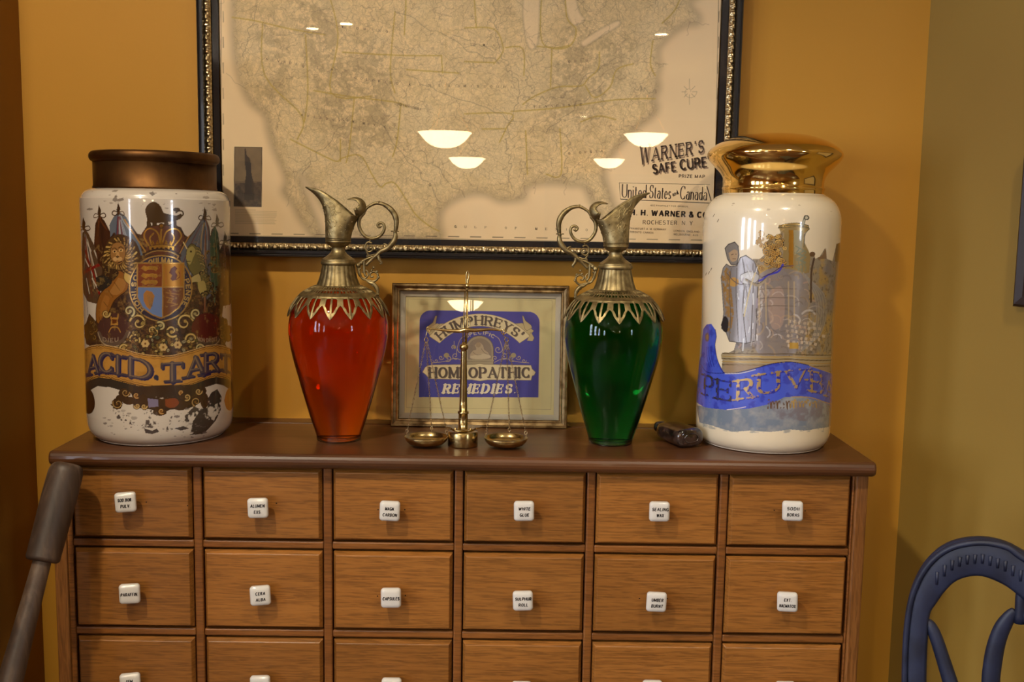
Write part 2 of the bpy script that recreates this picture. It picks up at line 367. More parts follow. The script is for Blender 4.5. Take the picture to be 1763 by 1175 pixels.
# ------------------------------------------------------------------ painted colour fields (per-vertex pigment of printed / painted surfaces)
def vnoise(shape, cell, seed=0, octaves=4):
    rg = np.random.default_rng(seed); H, W = shape; out = np.zeros(shape); amp = 1; tot = 0
    for o in range(octaves):
        c = max(cell/2**o, 1.0); h = int(H/c)+3; w = int(W/c)+3; g = rg.random((h, w))
        yy = np.arange(H)/c; xx = np.arange(W)/c; yi = yy.astype(int); xi = xx.astype(int); fy = yy-yi; fx = xx-xi
        fy = fy*fy*(3-2*fy); fx = fx*fx*(3-2*fx)
        A = g[yi][:, xi]; B = g[yi][:, xi+1]; C = g[yi+1][:, xi]; D = g[yi+1][:, xi+1]
        out += amp*((A*(1-fx)+B*fx)*(1-fy[:, None])+(C*(1-fx)+D*fx)*fy[:, None]); tot += amp; amp *= .55
    return out/tot
class Canvas:
    """u to the right, v up, metres; colour + metal per sample"""
    def __init__(s, u0, u1, v0, v1, res, base, metal=0.0):
        s.u0, s.v0, s.res = u0, v0, res
        s.W = int(round((u1-u0)/res))+1; s.H = int(round((v1-v0)/res))+1
        s.c = np.ones((s.H, s.W, 3))*srgb(base); s.m = np.full((s.H, s.W), metal); s.land = np.zeros((s.H, s.W))
        s.map = lambda p: p                     # maps traced points to (u, v)
        s.k = 1.0                               # traced unit -> metres (stroke widths)
    def _px(s, pts):
        p = np.array([s.map(q) for q in pts], float)
        return (p[:, 0]-s.u0)/s.res, (p[:, 1]-s.v0)/s.res
    def blend(s, sl, a, color, metal):
        col = srgb(color) if np.ndim(color) == 1 else color
        a3 = a[..., None]; s.c[sl] = s.c[sl]*(1-a3)+col*a3
        s.m[sl] = s.m[sl]*(1-a)+metal*a
    def box(s, x, y, pad):
        x0 = max(0, int(np.floor(x.min()-pad))); x1 = min(s.W, int(np.ceil(x.max()+pad))+1)
        y0 = max(0, int(np.floor(y.min()-pad))); y1 = min(s.H, int(np.ceil(y.max()+pad))+1)
        return None if x1 <= x0 or y1 <= y0 else (x0, x1, y0, y1)
    def inside(s, x, y, b):
        x0, x1, y0, y1 = b; X, Y = np.meshgrid(np.arange(x0, x1), np.arange(y0, y1)); ins = np.zeros(X.shape, bool)
        n = len(x)
        for i in range(n):
            xa, ya, xb, yb = x[i], y[i], x[(i+1) % n], y[(i+1) % n]
            if ya == yb: continue
            c = ((ya > Y) != (yb > Y)) & (X < (xb-xa)*(Y-ya)/(yb-ya)+xa); ins ^= c
        return ins
    def fill(s, pts, color, alpha=1.0, metal=0.0, sm=False, mask=None, edge=None, ew=1.0, em=0.0):
        if sm: pts = smooth_path(list(pts)+[pts[0]], 5)[:-1]
        x, y = s._px(pts); b = s.box(x, y, 2)
        if b is None: return
        a = s.inside(x, y, b).astype(float)*alpha; sl = (slice(b[2], b[3]), slice(b[0], b[1]))
        if mask is not None: a = a*mask[sl]
        s.blend(sl, a, color, metal)
        if edge is not None: s.stroke(list(pts)+[pts[0]], ew, edge, metal=em)
    def seg(s, xa, ya, xb, yb, w, color, alpha, metal, mask, soft=0.6):
        b = s.box(np.array([xa, xb]), np.array([ya, yb]), w+1.5)
        if b is None: return
        X, Y = np.meshgrid(np.arange(b[0], b[1]), np.arange(b[2], b[3])); dx, dy = xb-xa, yb-ya; L2 = dx*dx+dy*dy+1e-9
        t = np.clip(((X-xa)*dx+(Y-ya)*dy)/L2, 0, 1); d = np.hypot(X-xa-t*dx, Y-ya-t*dy)
        return b, np.clip((w/2-d)/soft+.5, 0, 1)
    def stroke(s, pts, width, color, alpha=1.0, metal=0.0, sm=False, mask=None, soft=0.6):
        if sm: pts = smooth_path(pts, 5)
        x, y = s._px(pts); ws = np.atleast_1d(width)*s.k/s.res
        ws = np.interp(np.linspace(0, 1, len(x)), np.linspace(0, 1, len(ws)), ws)
        b = s.box(x, y, ws.max()+2)
        if b is None: return
        A = np.zeros((b[3]-b[2], b[1]-b[0]))
        for i in range(len(x)-1):
            r_ = s.seg(x[i], y[i], x[i+1], y[i+1], max(ws[i], .7), color, alpha, metal, mask, soft)
            if r_ is None: continue
            q, a = r_
            v = A[q[2]-b[2]:q[3]-b[2], q[0]-b[0]:q[1]-b[0]]; np.maximum(v, a[:v.shape[0], :v.shape[1]], out=v)
        sl = (slice(b[2], b[3]), slice(b[0], b[1])); A = A*alpha*np.minimum(1, ws.mean()/.7)
        if mask is not None: A = A*mask[sl]
        s.blend(sl, A, color, metal)
    def disc(s, c, rx, ry=None, **kw):
        ry = ry or rx; color = kw.pop('color')
        s.fill([(c[0]+rx*math.cos(t), c[1]+ry*math.sin(t)) for t in np.linspace(0, 2*PI, 22)[:-1]], color, **kw)
    def text(s, txt, fn, height, width, color, mask=None, slant=0, alpha=1.0, metal=0.0, **kw):
        sg, W = text_segments(txt, **kw); sx = width/W
        for a, b, c, d, t in sg:
            p = fn(a*sx-width/2+slant*b*height, b*height); q = fn(c*sx-width/2+slant*d*height, d*height)
            s.stroke([p, q], t*height, color, alpha=alpha, metal=metal, mask=mask)
    def spiral(s, c, r, turns, a0, width, color, dirn=1, **kw):
        t = np.linspace(0, 1, 22)
        s.stroke([(c[0]+r*(1-.85*q)*math.cos(a0+dirn*q*turns*2*PI), c[1]+r*(1-.85*q)*math.sin(a0+dirn*q*turns*2*PI)) for q in t], width, color, **kw)
def set_paint(me, col, met):
    """col (n,3) linear, met (n) -> attribute 'paint'"""
    a = me.color_attributes.new('paint', 'FLOAT_COLOR', 'POINT')
    buf = np.ones((len(col), 4), np.float32); buf[:, :3] = col; buf[:, 3] = met; a.data.foreach_set('color', buf.ravel())
def sheet(name, cv, fn, m, parent=None, origin=(0, 0, 0), thick=None):
    """the canvas as a dense grid mesh placed by fn(U, V) -> (N,3)"""
    U, V = np.meshgrid(cv.u0+np.arange(cv.W)*cv.res, cv.v0+np.arange(cv.H)*cv.res)
    P = fn(U.ravel(), V.ravel())-np.array(origin); me = bpy.data.meshes.new(name)
    i = np.arange(cv.H*cv.W).reshape(cv.H, cv.W)
    q = np.stack([i[:-1, :-1], i[:-1, 1:], i[1:, 1:], i[1:, :-1]], -1).reshape(-1, 4); nf = len(q)
    me.vertices.add(len(P)); me.vertices.foreach_set('co', P.astype(np.float32).ravel())
    me.loops.add(nf*4); me.loops.foreach_set('vertex_index', q.astype(np.int32).ravel())
    me.polygons.add(nf); me.polygons.foreach_set('loop_start', np.arange(nf, dtype=np.int32)*4); 
    me.polygons.foreach_set('use_smooth', np.ones(nf, bool))
    me.update(calc_edges=True); me.validate()
    set_paint(me, cv.c.reshape(-1, 3), cv.m.ravel()); me.materials.append(m)
    if cv.land.any():
        a = me.attributes.new('land', 'FLOAT', 'POINT'); a.data.foreach_set('value', cv.land.ravel().astype(np.float32))
    o = bpy.data.objects.new(name, me); COL.objects.link(o)
    if parent is not None:
        o.parent = parent; p = parent; off = np.zeros(3)
        while p is not None: off += np.array(p.location); p = p.parent
        o.location = np.array(origin)-off
    else: o.location = origin
    return o

# ================================================================== THE ROOM
WY = 0.255                                    # wall behind the chest
CEIL = 2.78
def cornerX(pts): return float(np.mean([onY(x, y, WY)[0] for x, y in pts]))
XL = cornerX([(27, 0), (49, 400), (62, 720)])
XR = cornerX([(1602, 0), (1567.6, 560), (1554.6, 780)])
RX0, RX1, RY0, RY1 = -3.3, 3.7, -13.2, -0.42   # the room behind the camera
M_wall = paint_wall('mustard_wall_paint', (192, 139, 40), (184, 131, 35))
M_wall2 = paint_wall('daylight_toned_wall_paint', (152, 122, 50), (144, 113, 44))  # mustard paint shifted to olive: right wall's daylight tone worked into the colour
M_wall3 = paint_wall('shade_darkened_wall_paint', (150, 102, 32), (142, 96, 29))  # same mustard paint, darkened to put the left wall's shade into its colour
M_ceil = paint_wall('cream_ceiling_paint', (226, 208, 176), (218, 200, 168))
M_floor = wood('dark_floor_boards', (46, 26, 14), (84, 50, 28), (112, 70, 40), 'x', 0.5, 0.35, rnd=0.0)
M_trim = mat('painted_trim', (90, 60, 36), 0.4)
M_pane = pane_mat('clear_pane')
def struct(name, mb, m, smooth=False):
    o = mb.build(name, m, smooth=smooth); o['kind'] = 'structure'; return o
T = 0.12
# alcove: back wall, left return, splayed right wall
mb = MB(); box(mb, XL-T, XR+T, WY, WY+T, 0, CEIL); o = struct('wall_back', mb, M_wall); o.cycles.is_caustics_receiver = True
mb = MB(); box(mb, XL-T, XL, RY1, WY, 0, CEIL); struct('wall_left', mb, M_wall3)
sdir = np.array([math.sin(R(30)), -math.cos(R(30)), 0.0])          # direction of the splayed wall
snor = np.array([-math.cos(R(30)), -math.sin(R(30)), 0.0])         # faces the room
A0 = np.array([XR, WY, 0.0]); A1 = A0+sdir*1.15
mb = MB()
v = [A0, A1, A1-snor*T, A0-snor*T]; v = v+[p+np.array([0, 0, CEIL]) for p in v]
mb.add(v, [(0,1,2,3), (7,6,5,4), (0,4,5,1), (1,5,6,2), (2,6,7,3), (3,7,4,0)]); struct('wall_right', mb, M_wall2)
# room walls beyond the alcove
mb = MB(); box(mb, RX0-T, XL-T, RY1, RY1+T, 0, CEIL); struct('wall_left_front', mb, M_wall)
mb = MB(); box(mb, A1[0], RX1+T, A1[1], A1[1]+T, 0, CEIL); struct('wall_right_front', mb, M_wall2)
mb = MB(); box(mb, RX0-T, RX1+T, RY0-T, RY0, 0, CEIL); struct('wall_far', mb, M_wall)
mb = MB(); box(mb, RX0-T, RX1+T, RY0-T, WY+T, -0.1, 0); struct('floor', mb, M_floor)
mb = MB(); box(mb, RX0-T, RX1+T, RY0-T, WY+T, CEIL, CEIL+0.1); struct('ceiling', mb, M_ceil)
def side_wall(name, X, out, y0, y1, wins, m):
    """a wall along y at x = X with window openings (ya, yb, za, zb)"""
    mb = MB(); xa, xb = (X-T, X) if out < 0 else (X, X+T); cur = y0
    for (ya, yb, za, zb) in sorted(wins):
        box(mb, xa, xb, cur, ya, 0, CEIL); box(mb, xa, xb, ya, yb, 0, za); box(mb, xa, xb, ya, yb, zb, CEIL); cur = yb
    box(mb, xa, xb, cur, y1, 0, CEIL); struct(name, mb, m)
WINL = [(-2.25, -1.75, 0.9, 2.35), (-3.35, -2.75, 0.9, 2.35), (-4.6, -3.95, 0.9, 2.35), (-7.6, -6.4, 0.9, 2.35)]
WINR = [(-5.2, -4.5, 1.0, 2.2)]
side_wall('wall_left_room', RX0, -1, RY0, RY1, WINL, M_wall)
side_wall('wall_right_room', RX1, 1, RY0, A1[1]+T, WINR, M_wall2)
wn = 1
for X, sgn, ws in ((RX0, -1, WINL), (RX1, 1, WINR)):
    for (ya, yb, za, zb) in ws:
        mb = MB(); xm = X+sgn*T*0.5
        for (a, b, c, d) in ((ya, ya+.04, za, zb), (yb-.04, yb, za, zb), (ya, yb, za, za+.05), (ya, yb, zb-.05, zb), (ya, yb, (za+zb)/2-.02, (za+zb)/2+.02), ((ya+yb)/2-.012, (ya+yb)/2+.012, za, zb)):
            box(mb, xm-.02, xm+.02, a, b, c, d)
        w_ = struct('window_%d' % wn, mb, M_trim); wn += 1
        mb = MB(); box(mb, xm-.002, xm+.002, ya+.04, yb-.04, za+.05, zb-.05); mb.build('pane', M_pane, w_, smooth=False)
        ld = bpy.data.lights.new('window_daylight', 'AREA'); ld.shape = 'RECTANGLE'; ld.size = zb-za; ld.size_y = yb-ya; ld.cycles.is_portal = True
        lo = bpy.data.objects.new('window_daylight', ld); COL.objects.link(lo); lo.location = (X-sgn*0.01, (ya+yb)/2, (za+zb)/2)
        lo.rotation_euler = (0, R(90) if sgn > 0 else R(-90), 0)
# dark shop shelving along the far wall (seen only in reflections)
M_dark = mat('dark_stained_shelf', (62, 38, 22), 0.45)
def shelf_unit(x0, x1, y0, label):
    e = empty('shop_shelf', ((x0+x1)/2, y0, 0), label, 'shelf', 'shelves along the far wall')
    mb = MB(); box(mb, x0, x1, y0, y0+.02, 0, 2.0); mb.build('back_panel', M_dark, e, smooth=False)
    for x in (x0, x1-.03):
        mb = MB(); box(mb, x, x+.03, y0+.02, y0+.35, 0, 2.0); mb.build('side_panel', M_dark, e, smooth=False)
    for z in (.1, .55, 1.0, 1.45, 1.95):
        mb = MB(); box(mb, x0+.03, x1-.03, y0+.02, y0+.35, z, z+.03); mb.build('shelf_board', M_dark, e, smooth=False)
shelf_unit(-2.9, -0.9, RY0+.01, 'dark shelving unit on the far wall, reflected in the glass')
shelf_unit(0.6, 2.9, RY0+.01, 'dark shelving unit on the far wall, reflected in the glass')

# ------------------------------------------------------------------ lamps (their reflections show in the glass of the map)
M_bowl = emission('glowing_alabaster_bowl', (255, 226, 176), 20.0)
M_brass = metal_mat('polished_brass', (214, 170, 90), (176, 128, 56), 0.18, 40, 0.06)
M_disc = emission('downlight_lens', (255, 226, 180), 40.0)
M_white = mat('white_enamel', (230, 226, 215), 0.4)
def mirror_hit(px, py, z=None, dist=None):
    """point of the room whose mirror image in the map glass falls on pixel (px, py)"""
    G0 = 0.222; d = ray(px, py); d = d/np.linalg.norm(d)
    t = (z-CAMP[2])/d[2] if dist is None else dist
    P = CAMP+d*t; P[1] = 2*G0-P[1]; return P
lamps = [(766, 229, 91), (804, 273, 62), (1113, 232, 74), (1049, 275, 53)]
for i, (px, py, w) in enumerate(lamps):
    P = mirror_hit(px, py, dist=0.42*F/w)
    e = empty('pendant_lamp', tuple(P), 'alabaster bowl pendant mirrored in the map glass, %s' % ['larger left one', 'smaller left one', 'larger right one', 'smaller right one'][i], 'lamp', 'bowl pendants mirrored in the map glass')
    mb = MB(); lathe(mb, [(0.001, -.115), (.06, -.11), (.11, -.092), (.155, -.06), (.185, -.025), (.205, .0), (.212, .004), (.203, .006), (.18, -.018), (.12, -.07), (.001, -.1)], P, 40); mb.build('glass_bowl', M_bowl, e, origin=P)
    mb = MB()
    for k in range(3):
        a = k*2*PI/3; tube(mb, [P+np.array([.2*math.cos(a), .2*math.sin(a), 0]), P+np.array([0, 0, .35])], .004, 6, k=1)
    tube(mb, [P+np.array([0, 0, .35]), np.array([P[0], P[1], CEIL])], .008, 8, k=1); mb.build('hanger', M_brass, e)
    mb = MB(); lathe(mb, [(.06, CEIL-P[2]-.03), (.06, CEIL-P[2])], P, 24, cap=True); mb.build('ceiling_rose', M_brass, e)
def downlight(x, y, power, tilt=(0, 0), size=0.05, spot=95):
    e = empty('ceiling_downlight', (x, y, CEIL), 'small round downlight set in the ceiling behind the viewer', 'lamp', 'ceiling downlights')
    mb = MB(); lathe(mb, [(.05, -.004), (.075, -.006), (.075, 0), (.05, 0)], (x, y, CEIL), 28); mb.build('trim_ring', M_white, e)
    mb = MB(); lathe(mb, [(.001, -.002), (.05, -.002)], (x, y, CEIL), 28); mb.build('lens', M_disc, e)
    ld = bpy.data.lights.new('downlight_beam', 'SPOT'); ld.energy = power; ld.color = (1, .86, .64); ld.shadow_soft_size = size
    ld.spot_size = R(spot); ld.spot_blend = 0.6
    ld.cycles.is_caustics_light = True
    lo = bpy.data.objects.new('downlight_beam', ld); COL.objects.link(lo); lo.location = (x, y, CEIL-.03); lo.rotation_euler = (R(tilt[0]), R(tilt[1]), 0)
Pd = mirror_hit(537, 48, z=CEIL)
downlight(Pd[0], Pd[1], 60)
Pd = mirror_hit(1003, 203, z=CEIL) ; downlight(Pd[0], max(Pd[1], RY0+.4), 60)
downlight(-0.80, -1.30, 74, (26, 0)); downlight(0.75, -1.35, 34, (24, 0), spot=80)
downlight(-1.15, -3.6, 70, (28, 0)); downlight(1.7, -3.8, 40)
downlight(-1.2, -6.0, 60); downlight(1.2, -6.2, 60)

# ================================================================== THE CHEST OF DRAWERS
M_oak = wood('oak_drawer_front', (134, 86, 36), (148, 96, 42), (160, 106, 49), 'x', 1.0, 0.36, rnd=0.12)
M_oakv = wood('oak_stile', (92, 56, 26), (126, 80, 38), (148, 98, 50), 'z', 1.0, 0.38, rnd=0.05)
M_rail = wood('brown_rail', (106, 64, 28), (130, 80, 36), (146, 94, 44), 'x', 1.0, 0.35, rnd=0.05)
M_top = wood('dark_reddish_chest_top', (60, 37, 20), (86, 52, 28), (108, 68, 40), 'x', 0.7, 0.34, coat=0.12, rays=False, rnd=0.0)
M_gap = mat('dark_drawer_cavity', (26, 15, 9), 0.8)
M_ceram = mat('white_ceramic', (214, 211, 206), 0.12, coat=0.6)
M_ink = mat('black_lettering', (24, 20, 24), 0.5)

LX = [-0.650, -0.4669, -0.452, -0.2685, -0.254, -0.0683, -0.0538, 0.134, 0.1482, 0.3375, 0.3515, 0.5399]
ZR = [-0.1402, -0.1547, -0.2815, -0.2958]
RH = ZR[0]-ZR[2]                              # height pitch between row edges
rows = [(-0.0235, ZR[0]), (ZR[1], ZR[2]), (ZR[3], ZR[3]-0.128), (ZR[3]-0.142, ZR[3]-0.270), (ZR[3]-0.284, ZR[3]-0.412), (ZR[3]-.426, ZR[3]-.554)]
BX0, BX1 = -0.681, 0.566                      # outer faces of the sides
KT = 0.022                                    # thickness of the top board
chest = empty('apothecary_chest', (0, 0, 0), 'wide oak apothecary chest with small drawers and a dark top, against the wall', 'chest of drawers')
ctx0 = onZ(77, 779, TOP)[0]; ctx1 = onZ(1508, 795, TOP)[0]
YF = -0.022
# top board with rounded front edge
mb = MB(); prof = []
for a in np.linspace(-90, 90, 9): prof.append((YF+.009-.009*math.cos(R(a)), TOP-.012+.011*math.sin(R(a))))
prof = [(WY-.042, TOP-.024)]+[(YF+.01, TOP-.024)]+prof[1:]+[(WY-.042, TOP)]
n = len(prof); v = [(ctx0, y, z) for y, z in prof]+[(ctx1, y, z) for y, z in prof]
mb.add(v, [tuple(range(n)), tuple(range(n, 2*n))[::-1]]+[(i, n+i, n+(i+1) % n, (i+1) % n) for i in range(n)])
topo = mb.build('chest_top', M_top, chest, smooth=False); topo.cycles.is_caustics_receiver = True; bevel(topo, .004, 2)
# thin seam board at the back
mb = MB(); box(mb, ctx0+.002, ctx1-.002, WY-.0405, WY-.0005, TOP-.022, TOP+.0002); o = mb.build('back_board', M_top, chest, smooth=False); bevel(o, .002)
# carcass: sides, stiles, dividers and rails, back panel in shadow
ZB = 0.03
for x0, x1 in ((BX0, BX0+.02), (BX1-.02, BX1)):
    mb = MB(); box(mb, x0, x1, 0.0, WY-.004, ZB, TOP-.0245); o = mb.build('side_panel', M_oakv, chest, smooth=False); bevel(o, .003)
mb = MB(); box(mb, BX0+.02, BX1-.02, .2, .21, ZB, TOP-.0245); mb.build('inner_back', M_gap, chest, smooth=False)
mb = MB(); box(mb, BX0-.008, BX1+.008, -.008, WY-.004, 0, ZB+.05); o = mb.build('plinth', M_oakv, chest, smooth=False); bevel(o, .004)
edges = [BX0+.02]+[(LX[2*i+1]+LX[2*i+2])/2 for i in range(5)]+[BX1-.02]
for i, x in enumerate(edges[1:-1]):
    mb = MB(); box(mb, x-.0065, x+.0065, 0.0, .19, ZB+.05, TOP-.0245); o = mb.build('divider', M_rail, chest, smooth=False); bevel(o, .0025)
for (x0, x1) in ((BX0+.02, LX[0]-.002), (LX[11]+.002, BX1-.02)):
    mb = MB(); box(mb, x0, x1, .003, .19, ZB+.05, TOP-.0245); o = mb.build('stile', M_rail, chest, smooth=False); bevel(o, .0025)
zs = [TOP-.0245-.002]
for r in range(6):
    zt = TOP+rows[r][1]-.0015; zb = TOP+(rows[r+1][0] if r < 5 else rows[r][1]-.012)+.0015
    for c in range(6):
        xa = (edges[c]+.0068) if c else LX[0]-.0015; xb = edges[c+1]-.0068 if c < 5 else LX[11]+.0015
        mb = MB(); box(mb, xa, xb, .0015, .19, zb, zt); o = mb.build('rail', M_rail, chest, smooth=False); bevel(o, .002)

# knobs: white ceramic squares with the names of the contents
KN = [[(218,863,-3,2,'SOD.BOR.|PULV.'), (446,873,-2,0,'ALUMEN|EXS.'), (672,878,2,0,'MAGN.|CARBON'), (902,878,-1,0,'WHITE|GLUE'), (1134,879,0,0,'SEALING|WAX'), (1364,878,-2,-3,'SODII|BORAS')],
      [(225,1020,-1,2,'PARAFFIN.'), (449,1023,-3,2,'CERA|ALBA'), (674,1027,-1,0,'CAPSULES'), (900,1032,-2,0,'SULPHUR|ROLL'), (1129,1034,2,0,'UMBER|BURNT'), (1355,1034,-2,-3,'EXT.|HÆMATOX.')],
      [(226,1173,-2,2,'SEM.|CYDONI.'), (450,1177,-2,0,'EMPLASTR.|PICIS'), (675,1181,0,0,''), (898,1187,0,0,''), (1122,1185,0,0,''), (1350,1187,0,0,'')]]
def knob(P, ang, turn, text, parent):
    mb = MB(); w = .0153; nr = 7
    # rounded-square dome: rings from the neck to the face
    def ring(hw, y, rr):
        out = []
        for q in range(4):
            cx = (hw-rr)*(1 if q in (0, 3) else -1); cz = (hw-rr)*(1 if q in (0, 1) else -1)
            for a in np.linspace(0, 90, 6): t = R(a+90*q); out.append((cx+rr*math.cos(t), y, cz+rr*math.sin(t)))
        return out
    rings = [ring(.006, .012, .0055), ring(.006, .004, .0055), ring(.0105, .001, .005), ring(.0140, -.0015, .0048), ring(w, -.0045, .0048), ring(w, -.0085, .0048), ring(w-.0008, -.0102, .0046), ring(w-.0026, -.0115, .004), ring(w-.006, -.0122, .003), ring(.002, -.0124, .001)]
    M3 = Euler((0, R(ang), R(turn*4)), 'XYZ').to_matrix()
    v = np.array([tuple(M3 @ Vector(p)) for rg in rings for p in rg]); n = 24
    mb.add(v+P, grid_faces(len(rings), n, True, True)+[tuple((len(rings)-1)*n+i for i in range(n))[::-1]], 0)
    lines = text.split('|') if text else []
    for i, t in enumerate(lines):
        zc = (0 if len(lines) == 1 else (.0042 if i == 0 else -.0052))-.0017
        if 'Æ' in t: t = t.replace('Æ', 'AE')
        wd = min(.0245, .0034*len(t.replace('.', '')))
        fn = lambda a, b: P+np.array(tuple(M3 @ Vector((a+.0004, -.0126, zc+b))))
        add_text(mb, t, fn, .0044, wd, slant=.12, thick=.24, thin=.2, gap=.2, mi=1)
    o = mb.build('knob', [M_ceram, M_ink], parent, origin=P); tag(o, ('white ceramic knob lettered ' + text.replace('|', ' ')) if text else None)
    return o
names = ['SOD BOR PULV', 'ALUMEN EXS', 'MAGN CARBON', 'WHITE GLUE', 'SEALING WAX', 'SODII BORAS', 'PARAFFIN', 'CERA ALBA', 'CAPSULES', 'SULPHUR ROLL', 'UMBER BURNT', 'EXT HAEMATOX']
for r in range(6):
    for c in range(6):
        x0, x1 = LX[2*c], LX[2*c+1]; zb, zt = TOP+rows[r][1], TOP+rows[r][0]
        x0 += .0012; x1 -= .0012; zb += .001; zt -= .0022 if r else .004
        yo = -.0035+random.uniform(-.0012, .0012); ch = .0045
        mb = MB()
        v = [(x0, .004, zb), (x1, .004, zb), (x1, .004, zt), (x0, .004, zt), (x0+ch, yo, zb+ch), (x1-ch, yo, zb+ch), (x1-ch, yo, zt-ch), (x0+ch, yo, zt-ch),
             (x0, .17, zb), (x1, .17, zb), (x1, .17, zt), (x0, .17, zt)]
        mb.add(v, [(4,5,6,7), (0,1,5,4), (1,2,6,5), (2,3,7,6), (3,0,4,7), (8,11,10,9), (0,8,9,1), (1,9,10,2), (2,10,11,3), (3,11,8,0)])
        org = np.array([(x0+x1)/2, yo, (zb+zt)/2])
        for hx, hy in ((476,867),(651,878),(697,878),(1333,879),(1386,880),(650,1027),(698,1026),(1101,1031),(252,865),(323,871),(1149,1031)):
            hp_ = onY(hx, hy, yo)
            if x0 < hp_[0] < x1 and zb < hp_[2] < zt: mb.add([(hp_[0]+.0011*math.cos(t), yo-.00025, hp_[2]+.0010*math.sin(t)) for t in np.linspace(0, 2*PI, 10)[:-1]], [tuple(range(9))], 1)
        d = mb.build('drawer', [M_oak, M_gap], chest, smooth=False, origin=org)
        bevel(d, .0009, 2, 20)
        if r < 3: px, py, ang, turn, tx = KN[r][c]; P = onY(px, py, yo-.012); P[1] = yo-.012
        else: P = np.array([org[0], yo-.012, org[2]]); ang = turn = 0; tx = ''
        knob(P, ang, turn, tx, d)

# ================================================================== THE TWO PAINTED SHOW JARS
M_jarpaint = attr_mat('painted_opal_jar', 0.22, 1.0)
nz = N(M_jarpaint, 'ShaderNodeTexNoise', Scale=14.0, Detail=2.0); tc = N(M_jarpaint, 'ShaderNodeTexCoord'); L(M_jarpaint, tc.outputs['Object'], nz.inputs['Vector'])
bump(M_jarpaint, nz.outputs['Fac'], 0.06, 0.004)
M_bronze = metal_mat('aged_brown_bronze', (108, 76, 45), (78, 53, 32), 0.5, 22, 0.08)
M_gold = metal_mat('polished_gold_lid', (244, 208, 128), (228, 188, 104), 0.10, 12, 0.04)

class JarMap:
    """photo tracing -> (arc length, height) on a jar of radius Rj standing at (X, Y)"""
    def __init__(s, X, Y, Rj): s.X, s.Y, s.R = X, Y, Rj; s.a0 = math.atan2(X-CAMP[0], Y-CAMP[1])
    def uv(s, p):
        d = ray(p[0], p[1]); ox, oy = CAMP[0]-s.X, CAMP[1]-s.Y
        a = d[0]**2+d[1]**2; b = 2*(ox*d[0]+oy*d[1]); c = ox*ox+oy*oy-s.R**2; D = b*b-4*a*c
        t = (-b-math.sqrt(D))/(2*a) if D > 0 else -b/(2*a)
        P = CAMP+d*t; th = math.atan2(P[0]-s.X, -(P[1]-s.Y))      # angle from -y towards +x
        return (th*s.R, P[2]-TOP)
def jar_mesh(name, prof, X, Y, cv, Rj, m, parent):
    """whole jar body: profile (r, z), dense where the canvas lies, painted from it"""
    prof = np.array(prof); 
    # resample profile finely by length
    seg = np.hypot(*np.diff(prof, axis=0).T); Lc = np.concatenate([[0], np.cumsum(seg)])
    tt = np.arange(0, Lc[-1], cv.res); pr = np.interp(tt, Lc, prof[:, 0]); pz = np.interp(tt, Lc, prof[:, 1])
    thc = np.arange(cv.u0, cv.u0+cv.W*cv.res, cv.res)/Rj
    thb = np.linspace(thc[-1], thc[0]+2*PI, 60)[1:-1]; th = np.concatenate([thc, thb]); nt = len(th)
    V = np.stack([pr[:, None]*np.sin(th), -pr[:, None]*np.cos(th), pz[:, None]*np.ones(nt)], -1).reshape(-1, 3)
    iz = np.clip(((pz-cv.v0)/cv.res).round().astype(int), 0, cv.H-1)
    col = np.zeros((len(pz), nt, 3)); met = np.zeros((len(pz), nt)); nc = len(thc); ncw = min(nc, cv.W)
    col[:, :ncw] = cv.c[iz][:, :ncw]; met[:, :ncw] = cv.m[iz][:, :ncw]
    k = np.linspace(0, 1, nt-ncw)[None, :, None]
    col[:, ncw:] = col[:, ncw-1:ncw]*(1-k)+col[:, :1]*k
    i = np.arange(len(pz)*nt).reshape(len(pz), nt); j = np.roll(i, -1, axis=1)
    q = np.stack([i[:-1], j[:-1], j[1:], i[1:]], -1).reshape(-1, 4); nf = len(q)
    me = bpy.data.meshes.new(name); me.vertices.add(len(V)); me.vertices.foreach_set('co', V.astype(np.float32).ravel())
    me.loops.add(nf*4); me.loops.foreach_set('vertex_index', q.astype(np.int32).ravel())
    me.polygons.add(nf); me.polygons.foreach_set('loop_start', np.arange(nf, dtype=np.int32)*4); me.polygons.foreach_set('use_smooth', np.ones(nf, bool))
    me.update(calc_edges=True); me.validate(); set_paint(me, col.reshape(-1, 3), met.ravel()); me.materials.append(m)
    o = bpy.data.objects.new(name, me); COL.objects.link(o); o.parent = parent; return o
def zpx(px, py, Y): return float(onY(px, py, Y)[2]-TOP)
def spl(pts, k=6): return [tuple(p) for p in smooth_path(pts, k)]

GOLD = (196, 150, 70); GOLD2 = (168, 122, 52); DKB = (56, 36, 22)
# ---------- left jar
JX, JY, JR = -0.5495, 0.1165, 0.1133
JL = JarMap(JX, JY, JR)
cv = Canvas(-JR*1.9, JR*2.25, 0.0, 0.425, 0.00072, (206, 196, 184)); cv.map = JL.uv; cv.k = 0.00094
n1 = vnoise((cv.H, cv.W), 90, 1); n2 = vnoise((cv.H, cv.W), 16, 2); n3 = vnoise((cv.H, cv.W), 5, 3, 3)
cv.c *= (0.90+0.16*n1)[..., None]
